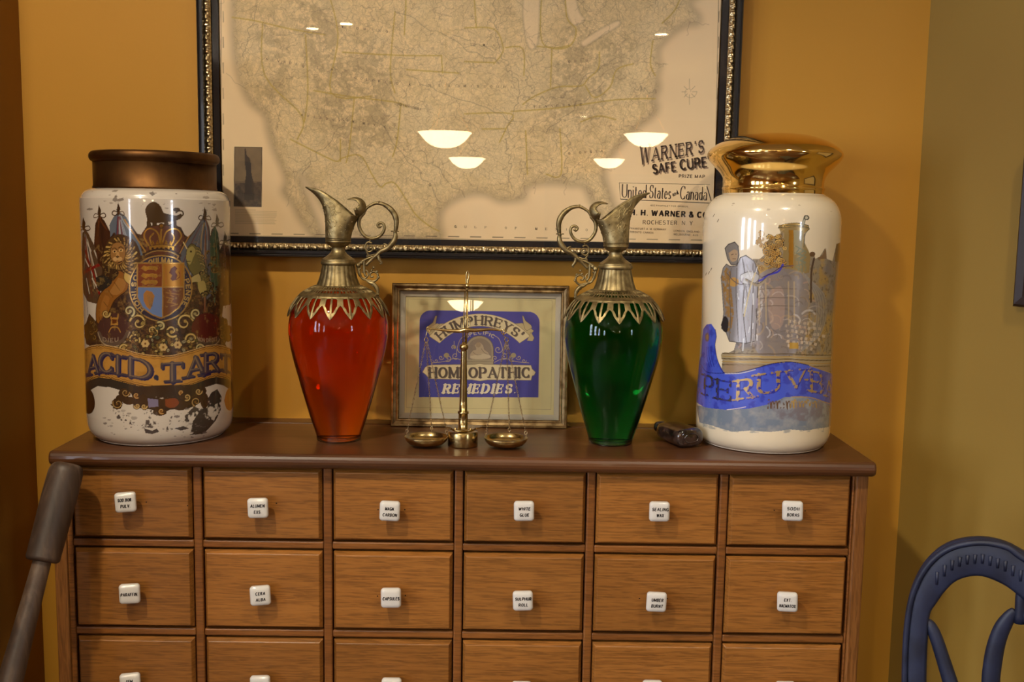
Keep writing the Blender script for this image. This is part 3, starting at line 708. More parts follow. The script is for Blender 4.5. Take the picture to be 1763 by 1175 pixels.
# dirt specks near the shoulder and the foot
def specks(c, n, box_, col, seed, rmax=3.5):
    rg = random.Random(seed)
    for _ in range(n):
        x = rg.uniform(box_[0], box_[1]); y = rg.uniform(box_[2], box_[3]); r = rg.uniform(.5, rmax)*rg.random()
        pts = [(x+r*2.2*rg.uniform(.5, 1.2)*math.cos(t), y+r*rg.uniform(.5, 1.2)*math.sin(t)) for t in np.linspace(0, 2*PI, 8)[:-1]]
        c.fill(pts, col, alpha=rg.uniform(.4, .9))
specks(cv, 34, (150, 395, 328, 362), (120, 106, 96), 4)
cv.fill([(193,345),(198,335),(202,343),(212,340),(213,345),(204,347),(197,347)], (110,98,90), .8)
cv.fill([(256,332),(263,330),(267,335),(262,338)], (90,82,78), .8)
mass = [(142,400),(146,398),(152,410),(160,440),(164,385),(170,372),(178,382),(188,402),(194,378),(203,366),(216,372),(236,402),(246,405),(250,392),(262,388),(300,386),(312,392),(318,404),(324,408),(338,392),(346,378),(352,368),(357,384),(362,410),(364,396),(371,388),(377,410),(379,430),(386,414),(392,416),(397,440),(399,522),(385,527),(383,545),(392,552),(395,575),(388,592),(392,600),(340,602),(310,612),(262,616),(215,606),(180,597),(165,600),(148,592),(145,570),(153,540),(160,548),(164,553),(168,523),(152,520),(143,505),(140,450)]
cv.fill(mass, (66, 44, 32))
mk = (n2 > .5).astype(float)*.5
cv.fill(mass, (98, 70, 38), mask=mk); cv.fill(mass, (40, 26, 22), mask=(n3 < .42)*.6)
# flags
def flag(pts, col, stripes, scol, seed):
    cv.fill(pts, col); rg = random.Random(seed); P = np.array(pts); c = P.mean(0); top = P[0]
    for i in range(stripes):
        a = P[1+(i*3) % (len(P)-1)]; cc = scol[i % len(scol)]; t = rg.uniform(.25, .95); e = c*(1-t)+a*t+np.array([rg.uniform(-4, 4), rg.uniform(10, 40)])
        cv.stroke([tuple(top+(e-top)*.15), tuple((top+e)/2+np.array([rg.uniform(-3, 3), 0])), tuple(e)], rg.uniform(1.2, 3.2), cc, sm=True, alpha=.8)
flag([(145,392),(152,402),(163,424),(173,450),(180,480),(178,518),(165,523),(150,519),(142,500),(140,450),(142,415)], (84,62,44), 11, [(196,184,166),(120,28,24),(70,80,96),(180,160,130)], 1)
cv.stroke([(146,432),(160,470),(170,505)], 5, (120,26,22)); cv.stroke([(143,470),(158,462),(172,455)], 5, (120,26,22))
for (a, b) in (((150,418),(156,432)),((162,432),(172,455)),((146,446),(152,458)),((158,480),(170,500)),((148,480),(153,505))): cv.stroke([a, b], 3, (202,190,172), alpha=.85)
flag([(171,371),(180,380),(190,400),(190,440),(182,470),(168,452),(162,420),(164,390)], (62,34,20), 5, [(88,48,24),(40,24,18)], 2)
flag([(204,364),(216,372),(226,388),(240,420),(246,440),(232,440),(214,412),(196,400),(190,408),(188,388),(195,374)], (92,100,112), 10, [(150,160,172),(110,36,40),(60,66,84),(176,176,176)], 3)
flag([(353,372),(360,392),(366,430),(372,480),(360,520),(336,482),(312,452),(310,440),(322,416),(338,394)], (80,82,92), 14, [(132,136,146),(70,54,42),(120,70,50),(52,56,76),(150,120,70)], 5)
flag([(370,388),(376,402),(378,440),(381,480),(370,505),(363,480),(362,410)], (52,76,58), 5, [(30,50,40),(90,110,84),(110,90,50)], 6)
flag([(387,413),(394,425),(398,480),(397,525),(386,525),(380,470),(379,440)], (84,52,40), 5, [(140,120,100),(90,30,28)], 7)
# spear heads with bows
for (x, y, k) in ((144,378,1),(171,356,1),(204,352,-1),(353,360,-1),(374,372,1),(388,402,1)):
    cv.fill([(x-1,y-4),(x+3,y+6),(x+2,y+16),(x-1,y+20),(x-3,y+10)], (58,38,22)); cv.stroke([(x,y+14),(x+8*k,y+11),(x+11*k,y+16),(x+6*k,y+19),(x,y+15)], 1.8, (66,42,22), sm=True)
    cv.stroke([(x,y+14),(x-7*k,y+12),(x-10*k,y+18),(x-4*k,y+18),(x,y+14)], 1.4, (80,54,28), sm=True)
cv.stroke([(214,378),(230,402),(251,434)], 1.6, (206,150,72), metal=.6); cv.stroke([(326,406),(316,424),(306,444)], 1.6, (196,146,84), metal=.6)
# supporter on the left: maned lion
rg = random.Random(5)
cv.fill([(178,432),(186,414),(200,404),(218,406),(234,418),(242,440),(239,458),(228,470),(216,488),(200,494),(184,488),(175,464)], (70,48,26), sm=True)
for ring_, (r0, r1) in enumerate(((19, 34), (14, 27), (10, 21))):
    for k in range(22):
        a = k*2*PI/22+ring_*.14+rg.uniform(-.06, .06); c0 = (207, 443)
        p = [(c0[0]+r0*.8*math.cos(a), c0[1]+r0*math.sin(a)), (c0[0]+(r0+r1)/2*.8*math.cos(a+.16), c0[1]+(r0+r1)/2*math.sin(a+.16)), (c0[0]+r1*.84*math.cos(a+.02), c0[1]+r1*math.sin(a+.02))]
        col = rg.choice([(150,114,54),(120,88,42),(98,68,34),(176,138,70)]) if p[0][0] < 218 else rg.choice([(196,168,98),(170,140,74),(140,108,54)])
        cv.stroke(p, 4.6, (48,32,18), sm=True); cv.stroke(p, 2.9, col, sm=True); cv.stroke(p[1:], 1, (206,172,104), alpha=.5)
cv.fill([(190,430),(194,420),(204,417),(213,422),(216,434),(213,448),(204,456),(195,452),(190,442)], (144,102,54), sm=True, edge=(58,36,20), ew=1)
for (x, y) in ((197,433),(208,431)): cv.disc((x, y), 3.6, 2.8, color=(196,156,98)); cv.disc((x, y), 1.5, color=(30,18,12)); cv.stroke([(x-4,y-4),(x,y-6),(x+4,y-3)], 1.6, (70,44,24), sm=True)
cv.fill([(200,434),(204,434),(206,443),(199,443)], (182,136,80)); cv.disc((198,446), 4.2, 3.6, color=(190,150,98)); cv.disc((206,446), 4.2, 3.6, color=(186,146,92)); cv.disc((202,442), 3, 1.8, color=(52,30,20)); cv.stroke([(195,451),(202,453),(209,450)], 1.6, (50,28,18), sm=True)
leg = [(194,472),(206,466),(220,478),(219,498),(205,510),(195,520),(186,540),(178,556),(166,555),(165,530),(171,508),(182,494)]
cv.fill(leg, (134,84,32), sm=True, edge=(60,36,18), ew=1.4); cv.fill([(203,478),(216,484),(212,500),(200,508),(188,504),(196,490)], (160,112,56), sm=True, alpha=.8); cv.fill([(180,508),(188,514),(180,538),(172,544),(174,522)], (156,104,46), sm=True, alpha=.7)
for a, b_ in (((196,486),(206,500)),((186,500),(194,512)),((178,520),(184,528)),((170,546),(172,555)),((175,547),(176,556))): cv.stroke([a, b_], 1.1, (78,46,22), alpha=.8)
cv.fill([(180,456),(196,462),(204,470),(196,482),(182,488),(174,476)], (56,38,24), sm=True); cv.fill([(164,478),(178,474),(192,486),(180,498),(168,500)], (38,36,34), sm=True)
cv.fill([(214,468),(228,476),(238,486),(241,492),(235,496),(222,490),(213,480)], (190,158,84), sm=True, edge=(70,48,24), ew=1); cv.stroke([(230,484),(238,492)], 1.2, (90,60,24)); cv.stroke([(226,488),(234,494)], 1, (90,60,24))
# supporter on the right: horned horse, in dark tones
cv.fill([(322,428),(330,420),(340,426),(350,444),(358,470),(362,500),(350,512),(341,494),(334,476),(325,462),(321,444)], (96,88,50), sm=True, edge=(48,38,24), ew=1.2)
cv.fill([(322,430),(331,424),(337,432),(333,444),(327,456),(321,446)], (146,132,76), sm=True); cv.disc((329,433), 1.6, color=(24,18,14)); cv.stroke([(323,450),(328,450)], 1, (50,36,24)); cv.stroke([(322,428),(314,414),(309,404)], 1.8, (196,176,120))
for k in range(15):
    x, y = 336+k*1.7, 426+k*5.6; cv.stroke([(x, y),(x+7, y+1),(x+10, y+7)], 2.6, (52,42,26), sm=True); cv.stroke([(x, y),(x+6, y+1),(x+9, y+6)], 1.4, rg.choice([(160,140,80),(120,104,58)]), sm=True)
cv.fill([(344,470),(332,476),(316,490),(314,497),(322,494),(334,486),(347,486)], (166,148,96), sm=True, edge=(60,48,30), ew=1); cv.fill([(341,486),(352,484),(356,500),(348,508),(342,498)], (160,142,82), sm=True)
for i in range(34):
    x = rg.uniform(348, 396); y = rg.uniform(430, 528); rr_ = rg.uniform(3, 7); cv.spiral((x, y), rr_, .6, rg.uniform(0, 6), 2.8, (42,30,22)); cv.spiral((x, y), rr_, .6, rg.uniform(0, 6), 1.3, rg.choice([(150,120,62),(96,86,54),(120,96,50),(74,80,66)]))
# crown with the small walking lion above
LC = (64,44,24)
cv.fill([(252,372),(250,362),(254,353),(262,348),(270,349),(277,356),(282,366),(292,369),(304,371),(311,368),(314,372),(308,378),(290,382),(270,384),(256,382)], LC, sm=True)
cv.stroke([(308,374),(315,370),(314,364),(308,363),(303,366)], 2.2, LC, sm=True); cv.disc((304,361), 6, 3.4, color=LC)
for x in (256,266,286,300): cv.fill([(x-3,378),(x+3,378),(x+5,392),(x-4,392)], LC)
cv.fill([(243,404),(250,394),(262,390),(278,388),(294,390),(308,396),(318,408),(314,420),(303,437),(257,437),(250,424)], (84,48,34), sm=True)
GM = dict(metal=.85)
for pts in ([(257,424),(248,408),(252,396),(262,394),(272,402),(276,418)], [(300,424),(312,408),(308,397),(298,394),(286,400),(280,418)], [(278,424),(277,408),(278,392)], [(262,424),(258,410),(264,402)], [(294,424),(300,410),(296,402)]):
    cv.stroke(pts, 2.0, GOLD, sm=True, **GM)
cv.fill([(256,424),(278,421),(301,424),(300,434),(278,431),(258,434)], GOLD, edge=(70,44,20), ew=1, **GM)
for x in (263,271,278,286,294): cv.disc((x, 428), 2.4, 2.4, color=(60,30,22)); cv.fill([(x-3,421),(x,413),(x+3,421)], GOLD2, **GM)
cv.disc((278,389), 5, 5, color=(70,44,24)); cv.disc((278,389), 2.6, color=GOLD2, **GM)
cv.stroke([(248,438),(262,432),(278,430),(296,433),(310,440)], 5, (58,36,28), sm=True); cv.stroke([(250,439),(264,433),(278,432),(294,434),(308,441)], 1.2, (200,160,90), sm=True, metal=.7)
# garter ring
cv.fill([(278,440),(300,444),(318,458),(329,480),(330,504),(322,526),(306,544),(278,553),(252,546),(234,530),(224,508),(224,482),(236,458),(256,444)], (46,40,58), sm=True, edge=(204,164,96), ew=1.8, em=.8)
cv.text('QUI·MAL'.replace('·', '.'), lambda u, v: (278+u, 452-v+0.010*u*u), 8, 44, (220,180,104), thick=.2, thin=.16, metal=.7)
def ringtext(t, a0, a1, h=7, rx=48, ry=50):
    def fn(u, v):
        a = R((a0+a1)/2+(a1-a0)*(u/40)); return (277+(rx-4+v)*math.cos(a), 498-(ry-4+v)*math.sin(a))
    cv.text(t, fn, h, 40, (222,184,112), thick=.2, thin=.16, metal=.6)
ringtext('HONI.SOI', 228, 146); ringtext('PENSE', 20, -34)
# shield
sh = [(236,453),(317,453),(317,512),(309,529),(292,542),(278,548),(262,542),(245,530),(236,512)]
cv.fill(sh, (108,54,28))
cv.fill([(237,454),(280,454),(280,494),(237,494)], (112,56,32)); cv.fill([(280,454),(316,454),(316,494),(280,494)], (182,126,48), **dict(metal=.5))
cv.fill([(237,494),(280,494),(280,547),(262,542),(245,530),(237,512)], (96,116,160)); cv.fill([(280,494),(316,494),(316,512),(309,529),(292,542),(280,547)], (104,62,32))
for y in (462,475,486):
    cv.fill([(242,y),(247,y-5),(252,y-3),(262,y-4),(270,y-3),(272,y+1),(268,y+5),(265,y+2),(255,y+2),(250,y+5),(246,y+2)], (214,164,78), metal=.8)
cv.fill([(295,462),(301,458),(306,462),(302,468),(306,474),(303,482),(297,484),(293,480),(297,474),(291,470)], (90,40,22)); cv.stroke([(303,482),(310,476),(308,468)], 1.4, (90,40,22), sm=True)
for x in (286,311): cv.stroke([(x,458),(x,490)], 1.6, (140,84,32))
cv.fill([(247,506),(252,500),(262,503),(266,510),(262,526),(258,534),(252,528),(247,518)], (190,134,72), metal=.5); 
for i in range(5): cv.stroke([(253+i*2.4,508+i),(258+i,528)], .8, (96,80,60))
for i in range(9): cv.stroke([(288+rg.uniform(-3,22),500+i*4),(296+rg.uniform(-3,12),503+i*4)], 1.6, (164,114,50), metal=.4)
cv.stroke(sh+[sh[0]], 1.8, (208,164,92), metal=.8); cv.stroke([(280,453),(280,547)], 1.5, (208,164,92), metal=.8); cv.stroke([(237,494),(316,494)], 1.5, (208,164,92), metal=.8)
# acanthus scrolls, medallions, leaves
cv.disc((195,566), 27, 27, color=(74,46,40)); cv.stroke([(170,575),(178,588),(195,593),(212,588),(221,574)], 9, (92,74,62), sm=True); cv.stroke([(168,572),(176,590),(195,597),(214,590),(223,572)], 1.4, (170,150,120), sm=True)
cv.text('DIEU', lambda u, v: (190+u, 589-v+.012*u*u*-1), 6, 26, (150,132,110), thick=.2)
for k in (-1, 1):
    cv.stroke([(190,540+0),(191,547),(196,549),(202,547),(203,541)], 1.8, GOLD2, sm=True); cv.fill([(189,547),(204,547),(202,552),(203,560),(190,560),(191,552)], GOLD2)
cv.stroke([(187,572),(192,564),(202,564),(207,572)], 1.8, GOLD2, sm=True); cv.fill([(192,550),(201,550),(200,557),(193,557)], (90,46,22))
cv.disc((357,566), 27, 27, color=(84,34,26)); cv.stroke([(333,578),(341,589),(357,594),(373,589),(381,577)], 9, (84,66,52), sm=True); cv.stroke([(331,574),(340,591),(357,598),(374,591),(383,575)], 1.4, (160,136,100), sm=True)
cv.text('MON DROIT', lambda u, v: (357+u, 589-v-.010*u*u), 6, 34, (150,126,100), thick=.2)
def acanthus(x, y, r, a0, d, col=(188,156,86), leaves=7, w=3.4):
    t = np.linspace(0, 1, 24); P = [(x+r*(1-.8*q)*math.cos(a0+d*q*7.2), y+r*(1-.8*q)*math.sin(a0+d*q*7.2)) for q in t]
    for k in range(leaves):
        q = P[2+k*2]; dx, dy = q[0]-x, q[1]-y; l = math.hypot(dx, dy)+1e-6; dx, dy = dx/l, dy/l; px2, py2 = -dy*d, dx*d; ll = r*(.42-.03*k)
        lf = [(q[0], q[1]), (q[0]+dx*ll*.5-px2*ll*.32, q[1]+dy*ll*.5-py2*ll*.32), (q[0]+dx*ll-px2*ll*.6, q[1]+dy*ll-py2*ll*.6), (q[0]+dx*ll*.62+px2*ll*.25, q[1]+dy*ll*.62+py2*ll*.25)]
        cv.fill(lf, tuple(int(c*.82) for c in col), sm=True, edge=(44,30,18), ew=.9, metal=.2)
    cv.stroke(P, [w*1.7, w*.9], (44,30,20)); cv.stroke(P, [w*1.05, w*.5], col, metal=.4); cv.stroke(P, [w*.35, w*.2], (226,200,140), alpha=.7); cv.disc(P[-1], w*.8, color=col, metal=.4)
for (x, y, r, a, d) in ((238,556,15,3.4,1),(222,536,10,1.0,-1),(262,570,11,2.2,-1),(230,585,11,.4,-1),(214,600,8,3,1),(318,556,15,-.3,-1),(338,540,9,2,1),(296,570,11,.9,1),(330,584,11,2.7,1),(344,600,8,0,-1),(182,540,7,0,1),(276,562,8,4.2,1)):
    acanthus(x, y, r, a, d, rg.choice([(188,156,86),(164,134,70),(170,160,116)]))
for i in range(64):
    x = rg.uniform(222, 340); y = rg.uniform(582, 610) if i % 3 else rg.uniform(560, 605); a = rg.uniform(0, 2*PI); l = rg.uniform(6, 12); w = rg.uniform(2, 3.6)
    dx, dy = math.cos(a), math.sin(a); c_ = rg.choice([(160,136,72),(112,92,46),(92,86,50),(186,162,96),(72,82,66),(128,92,46),(150,140,110)])
    lf = [(x, y),(x+dx*l*.5-dy*w, y+dy*l*.5+dx*w),(x+dx*l, y+dy*l),(x+dx*l*.5+dy*w, y+dy*l*.5-dx*w)]
    cv.fill(lf, c_, sm=True, edge=(44,30,18), ew=1); cv.stroke([lf[0], lf[2]], .7, (60,42,24))
for (x, y) in ((250,592),(281,598),(306,594)):
    for k in range(6): cv.disc((x+4.5*math.cos(k*1.05), y+4*math.sin(k*1.05)), 2.8, color=(190,160,104)); 
    cv.disc((x, y), 2, color=(110,70,34))
for cx in (156, 388):
    for (dx, dy, r) in ((0,-14,6),(-6,-4,8),(6,0,8),(-5,10,8),(5,14,7),(0,4,8)): cv.disc((cx+dx, 568+dy), r*.75, r, color=(78,54,26)); cv.spiral((cx+dx, 568+dy), r*.6, .8, dx, 1.3, (126,94,44))
# banner with its inscription
topb = [(128,612),(134,609),(142,604),(152,597),(170,594),(190,596),(215,602),(240,609),(262,612),(290,613),(310,609),(335,602),(355,596),(375,594),(392,598),(402,604),(410,610)]
botb = [(412,668),(400,660),(388,652),(372,649),(355,653),(335,661),(310,668),(285,671),(262,669),(240,665),(215,659),(190,652),(170,650),(155,655),(146,664),(136,676),(128,668)]
cv.fill([(p[0], p[1]+0) for p in botb[::-1]]+[(412,690),(396,672),(385,664),(372,661),(350,668),(320,678),(290,684),(250,682),(215,674),(190,667),(168,665),(156,672),(148,684),(132,690)], (54,46,38))
cv.fill(topb+botb, (184,134,60), mask=np.clip(.85+.3*n1, 0, 1))
cv.fill(topb+botb, (150,104,42), mask=np.clip((n2-.5)*2, 0, .6))
for off, w, c_ in ((1.5, 1.2, (66,40,24)), (5, .8, (110,70,34))):
    cv.stroke([(x, y+off+(.8*math.sin(x*.9))) for x, y in spl(topb, 6)], w, c_); cv.stroke([(x, y-off+(.8*math.sin(x*.9))) for x, y in spl(botb, 6)], w, c_)
cv.stroke(topb, 1.2, (214,176,120), sm=True, alpha=.7)
shade = cv.c.copy()
gold_n = np.clip((n3-.60)*9, 0, .35)*np.clip((n2-.46)*6, 0, 1)
cv.fill([(140,400),(398,420),(399,600),(300,612),(215,604),(145,590)], (178,142,76), mask=gold_n*(cv.c.sum(-1) < .35), metal=.6)
LET = [('A',151,168,645,641,30),('C',171,193,640,641,32),('I',201,214,643,646,30),('D',224,259,647,654,31),('.',268,271,652,652,28),('T',279,314,657,655,30),('A',323,350,649,644,31),('R',354,376,640,637,30),('T',380,396,638,640,28)]
for ch, xa, xb, ya, yb, h in LET:
    def fn(u, v, xa=xa, xb=xb, ya=ya, yb=yb): t = (u+.5); return (xa+(xb-xa)*t, ya+(yb-ya)*t-v)
    for (ox, oy, col, th) in ((2.2, 2.0, (40,36,74), .46), (0, 0, (66,56,66), .40), (-.3, -.4, (116,98,84), .15)):
        sg, W = text_segments(ch, thick=th, thin=th*.45, serif=.13 if th > .2 else 0)
        for a, b, c, d, t in sg:
            W_ = max(W, .3); cv.stroke([tuple(np.array(fn(a/W_-.5, b*h))+[ox, oy]), tuple(np.array(fn(c/W_-.5, d*h))+[ox, oy])], max(t*h*.66, 1.2), col)
cv.disc((269,650), 4.5, 4.5, color=(40,44,66))
# scroll ends, small cartouche and worn patches below
cv.fill([(144,690),(146,672),(156,672),(162,684),(163,700),(158,711),(150,712),(144,704)], (58,34,18), sm=True); cv.stroke([(149,684),(156,690),(156,700),(150,702)], 1.6, (84,52,26), sm=True)
cv.fill([(386,690),(390,674),(397,668),(402,690),(398,706),(390,704)], (158,90,32), sm=True)
cv.fill([(222,666),(345,664),(347,690),(322,704),(292,706),(278,715),(262,706),(236,701),(228,684)], (58,42,30), sm=True, mask=np.clip((n2+.3*n3-.36)*9, 0, 1))
for (x, y, rx, ry) in ((202,695,9,10),(213,677,9,8),(222,690,12,7),(206,686,7,6),(236,692,9,8),(252,694,10,9),(272,696,16,10),(292,694,17,9),(310,698,14,9),(330,690,14,8),(342,684,9,10),(352,690,7,14),(275,710,12,6),(246,684,6,5),(316,684,7,5)):
    cv.disc((x, y), rx, ry, color=(66,46,28))
for (x, y, r, a, d) in ((203,695,9,3.5,-1),(216,676,7,0,1),(235,681,5,1,1),(236,699,5,3,-1),(248,700,5,0,1),(322,684,6,2,-1),(342,674,6,0,1),(338,692,8,2,1),(278,708,5,1,1),(312,676,4,2,1)): acanthus(x, y, r, a, d, rg.choice([(164,112,50),(140,98,46),(186,150,90)]), 4, 2.4)
cv.fill([(254,686),(272,688),(273,700),(256,702)], (120,112,140)); cv.fill([(284,688),(302,686),(308,694),(300,702),(286,700)], (128,66,34), sm=True)
worn = (n2+.35*n3 > .70).astype(float)
cv.fill([(364,676),(374,670),(382,684),(380,706),(372,724),(352,748),(328,750),(332,726),(346,704),(356,690)], (64,56,50), mask=np.clip((vnoise((cv.H, cv.W), 34, 91)+.25*n3-.50)*16, 0, 1))
cv.fill([(318,716),(334,700),(346,705),(338,720),(325,728),(316,724)], (70,62,58), mask=np.clip((n2+n3-.85)*8, 0, 1))
cv.fill([(190,700),(250,705),(330,712),(360,735),(300,742),(220,730),(190,720)], (84,74,70), mask=np.clip((n2*.6+n3*.6-.70)*12, 0, 1))
cv.fill([(248,738),(262,742),(270,738),(274,744),(262,748),(250,746)], (70,62,60)); cv.fill([(300,738),(316,734),(326,738),(312,742)], (74,66,62))
specks(cv, 60, (180, 360, 704, 756), (104, 92, 88), 9, 4)
cv.fill([(160,560),(330,560),(330,600),(160,600)], (0,0,0), alpha=0)
jar1 = empty('show_jar', (JX, JY, TOP), 'white painted show jar lettered ACID.TART, brown bronze collar, on the chest', 'jar')
zt = zpx(268, 327, JY)
pl = [(.001, .001), (.088, .0), (.098, .002), (.1065, .0085), (.1115, .020), (JR, .040), (JR, .10)]+[(JR-.0008, .25), (JR, zt-.028), (JR-.0018, zt-.014), (JR-.007, zt-.005), (JR-.016, zt-.0005), (JR-.022, zt)]
pr_ = spl(pl[:6], 6)+spl(pl[6:], 6)+[(.07, zt), (.001, zt)]
jar_mesh('jar_body', pr_, JX, JY, cv, JR, M_jarpaint, jar1)
k = 0.00094
zc0 = zt-.001; zc1 = zpx(266, 283, JY); ztop = zpx(266, 262, JY)
rim = []
mb = MB(); lathe(mb, [(JR-.0235, zc0), (.0935, zc0+.001), (.0935, zc0+.004), (.0925, zc0+.005), (.0925, zc1)]+[(.0925+.0048+.0048*math.sin(a)*1.0-.0048+0, 0) for a in []]+[(.0925, zc1)], (JX, JY, TOP), 96)
mb.build('collar', M_bronze, jar1)
mb = MB(); pr = [(.0925, zc1)]; cz = (zc1+ztop)/2; hz = (ztop-zc1)/2*.82
for a in np.linspace(-80, 90, 12): pr.append((.0918+.0062*math.cos(R(a)), cz+hz*math.sin(R(a))))
pr += [(.087, cz+hz-.001), (.080, cz+hz-.0035), (.001, cz+hz-.0045)]
lathe(mb, pr, (JX, JY, TOP), 96); tag(mb.build('rim', M_bronze, jar1), 'thick rounded bronze rim')

# ---------- right jar
KX, KY, KR = 0.4295, 0.122, 0.1075
JRt = JarMap(KX, KY, KR)
cv = Canvas(-KR*2.2, KR*1.9, 0.0, 0.44, 0.00072, (228, 214, 188)); cv.map = JRt.uv; cv.k = 0.00093
n1 = vnoise((cv.H, cv.W), 80, 21); n2 = vnoise((cv.H, cv.W), 18, 22); n3 = vnoise((cv.H, cv.W), 6, 23, 3)
cv.c *= (0.95+0.08*n1)[..., None]
specks(cv, 14, (1215, 1440, 338, 372), (150, 132, 110), 31, 2.4)
for (x, y) in ((1227,373),(1235,382),(1222,466),(1218,472),(1213,474)): cv.stroke([(x, y),(x+2, y-4)], 1.6, (84,66,62))
mass = [(1296,446),(1308,446),(1320,436),(1322,424),(1318,418),(1330,408),(1344,402),(1341,392),(1350,386),(1380,384),(1392,388),(1393,393),(1386,402),(1384,425),(1390,440),(1396,436),(1402,436),(1404,446),(1412,442),(1420,428),(1424,446),(1434,450),(1440,420),(1446,420),(1446,648),(1240,652),(1243,612),(1262,604),(1266,590)]
cv.fill(mass, (142,128,106)); cv.fill(mass, (172,140,72), mask=np.clip((n2-.45)*4, 0, .8)); cv.fill(mass, (112,108,116), mask=np.clip((n1-.48)*6, 0, .75)); cv.fill(mass, (86,74,58), mask=np.clip((.40-n3)*9, 0, .6))
# bottle-green halo around the mortar, the mortar itself and its pestle
cv.fill([(1340,393),(1341,388),(1362,384),(1392,389),(1394,395),(1384,402),(1383,410),(1386,420),(1396,440),(1394,470),(1360,474),(1345,462),(1350,420),(1350,402)], (160,138,92), metal=.35)
cv.fill([(1340,392),(1350,386),(1372,384),(1392,389),(1392,393),(1372,390),(1350,392)], (196,164,98), metal=.5, edge=(66,58,40), ew=1)
cv.fill([(1358,396),(1366,396),(1366,462),(1358,458)], (206,150,58), metal=.7); cv.fill([(1366,396),(1382,398),(1381,430),(1368,440)], (150,142,112))
for i in range(14): cv.stroke([(1370+(i%4)*5,424+i*3),(1376+(i%3)*6,428+i*3),(1372+(i%4)*5,434+i*3)], 1.6, (112,118,98), sm=True)
cv.stroke([(1382,388),(1386,376)], 5, (120,118,100)); cv.stroke([(1382,388),(1386,376)], 2, (176,172,150)); cv.disc((1389,375), 5, 4.5, color=(86,84,74)); cv.disc((1389,375), 2.6, 2.4, color=(186,180,160))
cv.stroke([(1340,393),(1360,388),(1392,392),(1386,404),(1384,426)], 1.2, (70,72,60), sm=True)
# gilded foliage left of the mortar
rg = random.Random(8)
for i in range(70):
    x = rg.gauss(1334, 13); y = rg.gauss(436, 18); r = rg.uniform(2, 5.5)
    if x > 1352 or x < 1306: continue
    cv.disc((x, y), r*.9, r*.75, color=rg.choice([(120,98,66),(140,118,80),(108,92,68)]), alpha=.8); acanthus(x, y, r*1.1, rg.uniform(0, 6), rg.choice([1, -1]), rg.choice([(206,150,62),(232,188,104),(180,132,60)]), 2, 1.5)
# central silvery cluster: draped figures, worn away
cv.fill([(1300,478),(1330,462),(1380,470),(1394,500),(1392,560),(1380,600),(1350,614),(1310,612),(1292,580),(1290,520)], (150,142,142), sm=True, alpha=.8, metal=.4)
for i in range(110):
    x = rg.uniform(1262, 1400); y = rg.uniform(470, 600); a = rg.uniform(-.6, .6)+(1.3 if x < 1330 else .2); l = rg.uniform(6, 22)
    cv.stroke([(x, y),(x+l*.5*math.cos(a-.3), y+l*.5*math.sin(a-.3)),(x+l*math.cos(a), y+l*math.sin(a)),(x+l*1.3*math.cos(a+.35), y+l*1.3*math.sin(a+.35))], rg.uniform(1, 3.6), rg.choice([(176,166,156),(96,84,78),(190,160,130),(210,206,204),(84,70,60),(160,136,100),(176,140,120)]), alpha=.5, sm=True)
cv.fill([(1326,500),(1345,494),(1352,520),(1348,560),(1330,566),(1322,530)], (176,146,128), sm=True, alpha=.5)
for k in range(9): cv.stroke([(1384+k*2,470+k*2),(1404+k*2.2,510),(1408+k*2.0,550),(1398+k*1.6,590-k),(1380+k,606-k*2)], 2.4, (128,124,122) if k % 2 else (150,144,136), sm=True, alpha=.7)
for y_ in (500,516,530): cv.stroke([(1300,y_),(1330,y_-3),(1372,y_-2)], 1.6, (92,80,70), sm=True, alpha=.7)
for x_ in (1306,1318,1358,1368): cv.stroke([(x_,486),(x_+1,560)], 2.6, (188,164,120), alpha=.55)
for i in range(9):
    for j in range(7):
        x = 1352+i*8+rg.uniform(-1.5, 1.5)+j*1; y = 540+j*9+i*1.0+rg.uniform(-1.5, 1.5)
        if (x-1375)**2/2000+(y-575)**2/900 < 1: w_ = rg.uniform(2.5, 6); cv.fill([(x, y),(x+w_, y+1),(x+w_-1, y+6),(x-1, y+5)], (196,178,156), alpha=rg.uniform(.4, .9))
cv.stroke([(1296,486),(1312,482),(1322,474),(1340,468),(1348,456)], 3.2, (62,62,168), sm=True); cv.stroke([(1312,478),(1330,470),(1346,460),(1366,458)], 1.6, (60,50,90), sm=True)
cv.stroke([(1402,446),(1398,470),(1398,520)], 4, (74,56,46), sm=True); cv.disc((1399,438), 5, 4.5, color=(96,70,48)); cv.fill([(1408,446),(1416,440),(1422,427),(1424,446)], (120,88,52)); cv.fill([(1438,440),(1440,420),(1446,418),(1446,452),(1438,450)], (96,70,46))
# standing robed figure with a tall cap, at the left
cv.fill([(1250,455),(1256,459),(1268,458),(1274,444),(1284,440),(1298,450),(1306,470),(1303,520),(1300,588),(1282,592),(1254,588),(1247,570),(1240,566),(1244,540),(1242,505),(1240,478),(1244,462)], (158,154,156), metal=.45, edge=(64,56,52), ew=1.4)
cv.fill([(1241,475),(1250,460),(1258,470),(1258,500),(1262,540),(1256,575),(1248,570),(1246,530)], (166,124,56), mask=np.clip((n3-.3)*4, 0, .9), metal=.4)
cv.fill([(1239,560),(1245,545),(1252,552),(1250,572),(1243,570)], (50,44,44), sm=True)
cv.fill([(1252,446),(1248,428),(1254,421),(1265,417),(1271,424),(1272,440),(1268,456),(1258,456)], (122,116,112), edge=(58,54,58), ew=1.5)
cv.fill([(1254,436),(1264,430),(1270,434),(1268,448),(1258,450)], (168,142,112), sm=True); cv.stroke([(1259,439),(1262,438)], 1.2, (60,50,50)); cv.stroke([(1266,438),(1268,438)], 1, (60,50,50)); cv.stroke([(1261,446),(1266,446)], 1, (70,50,46))
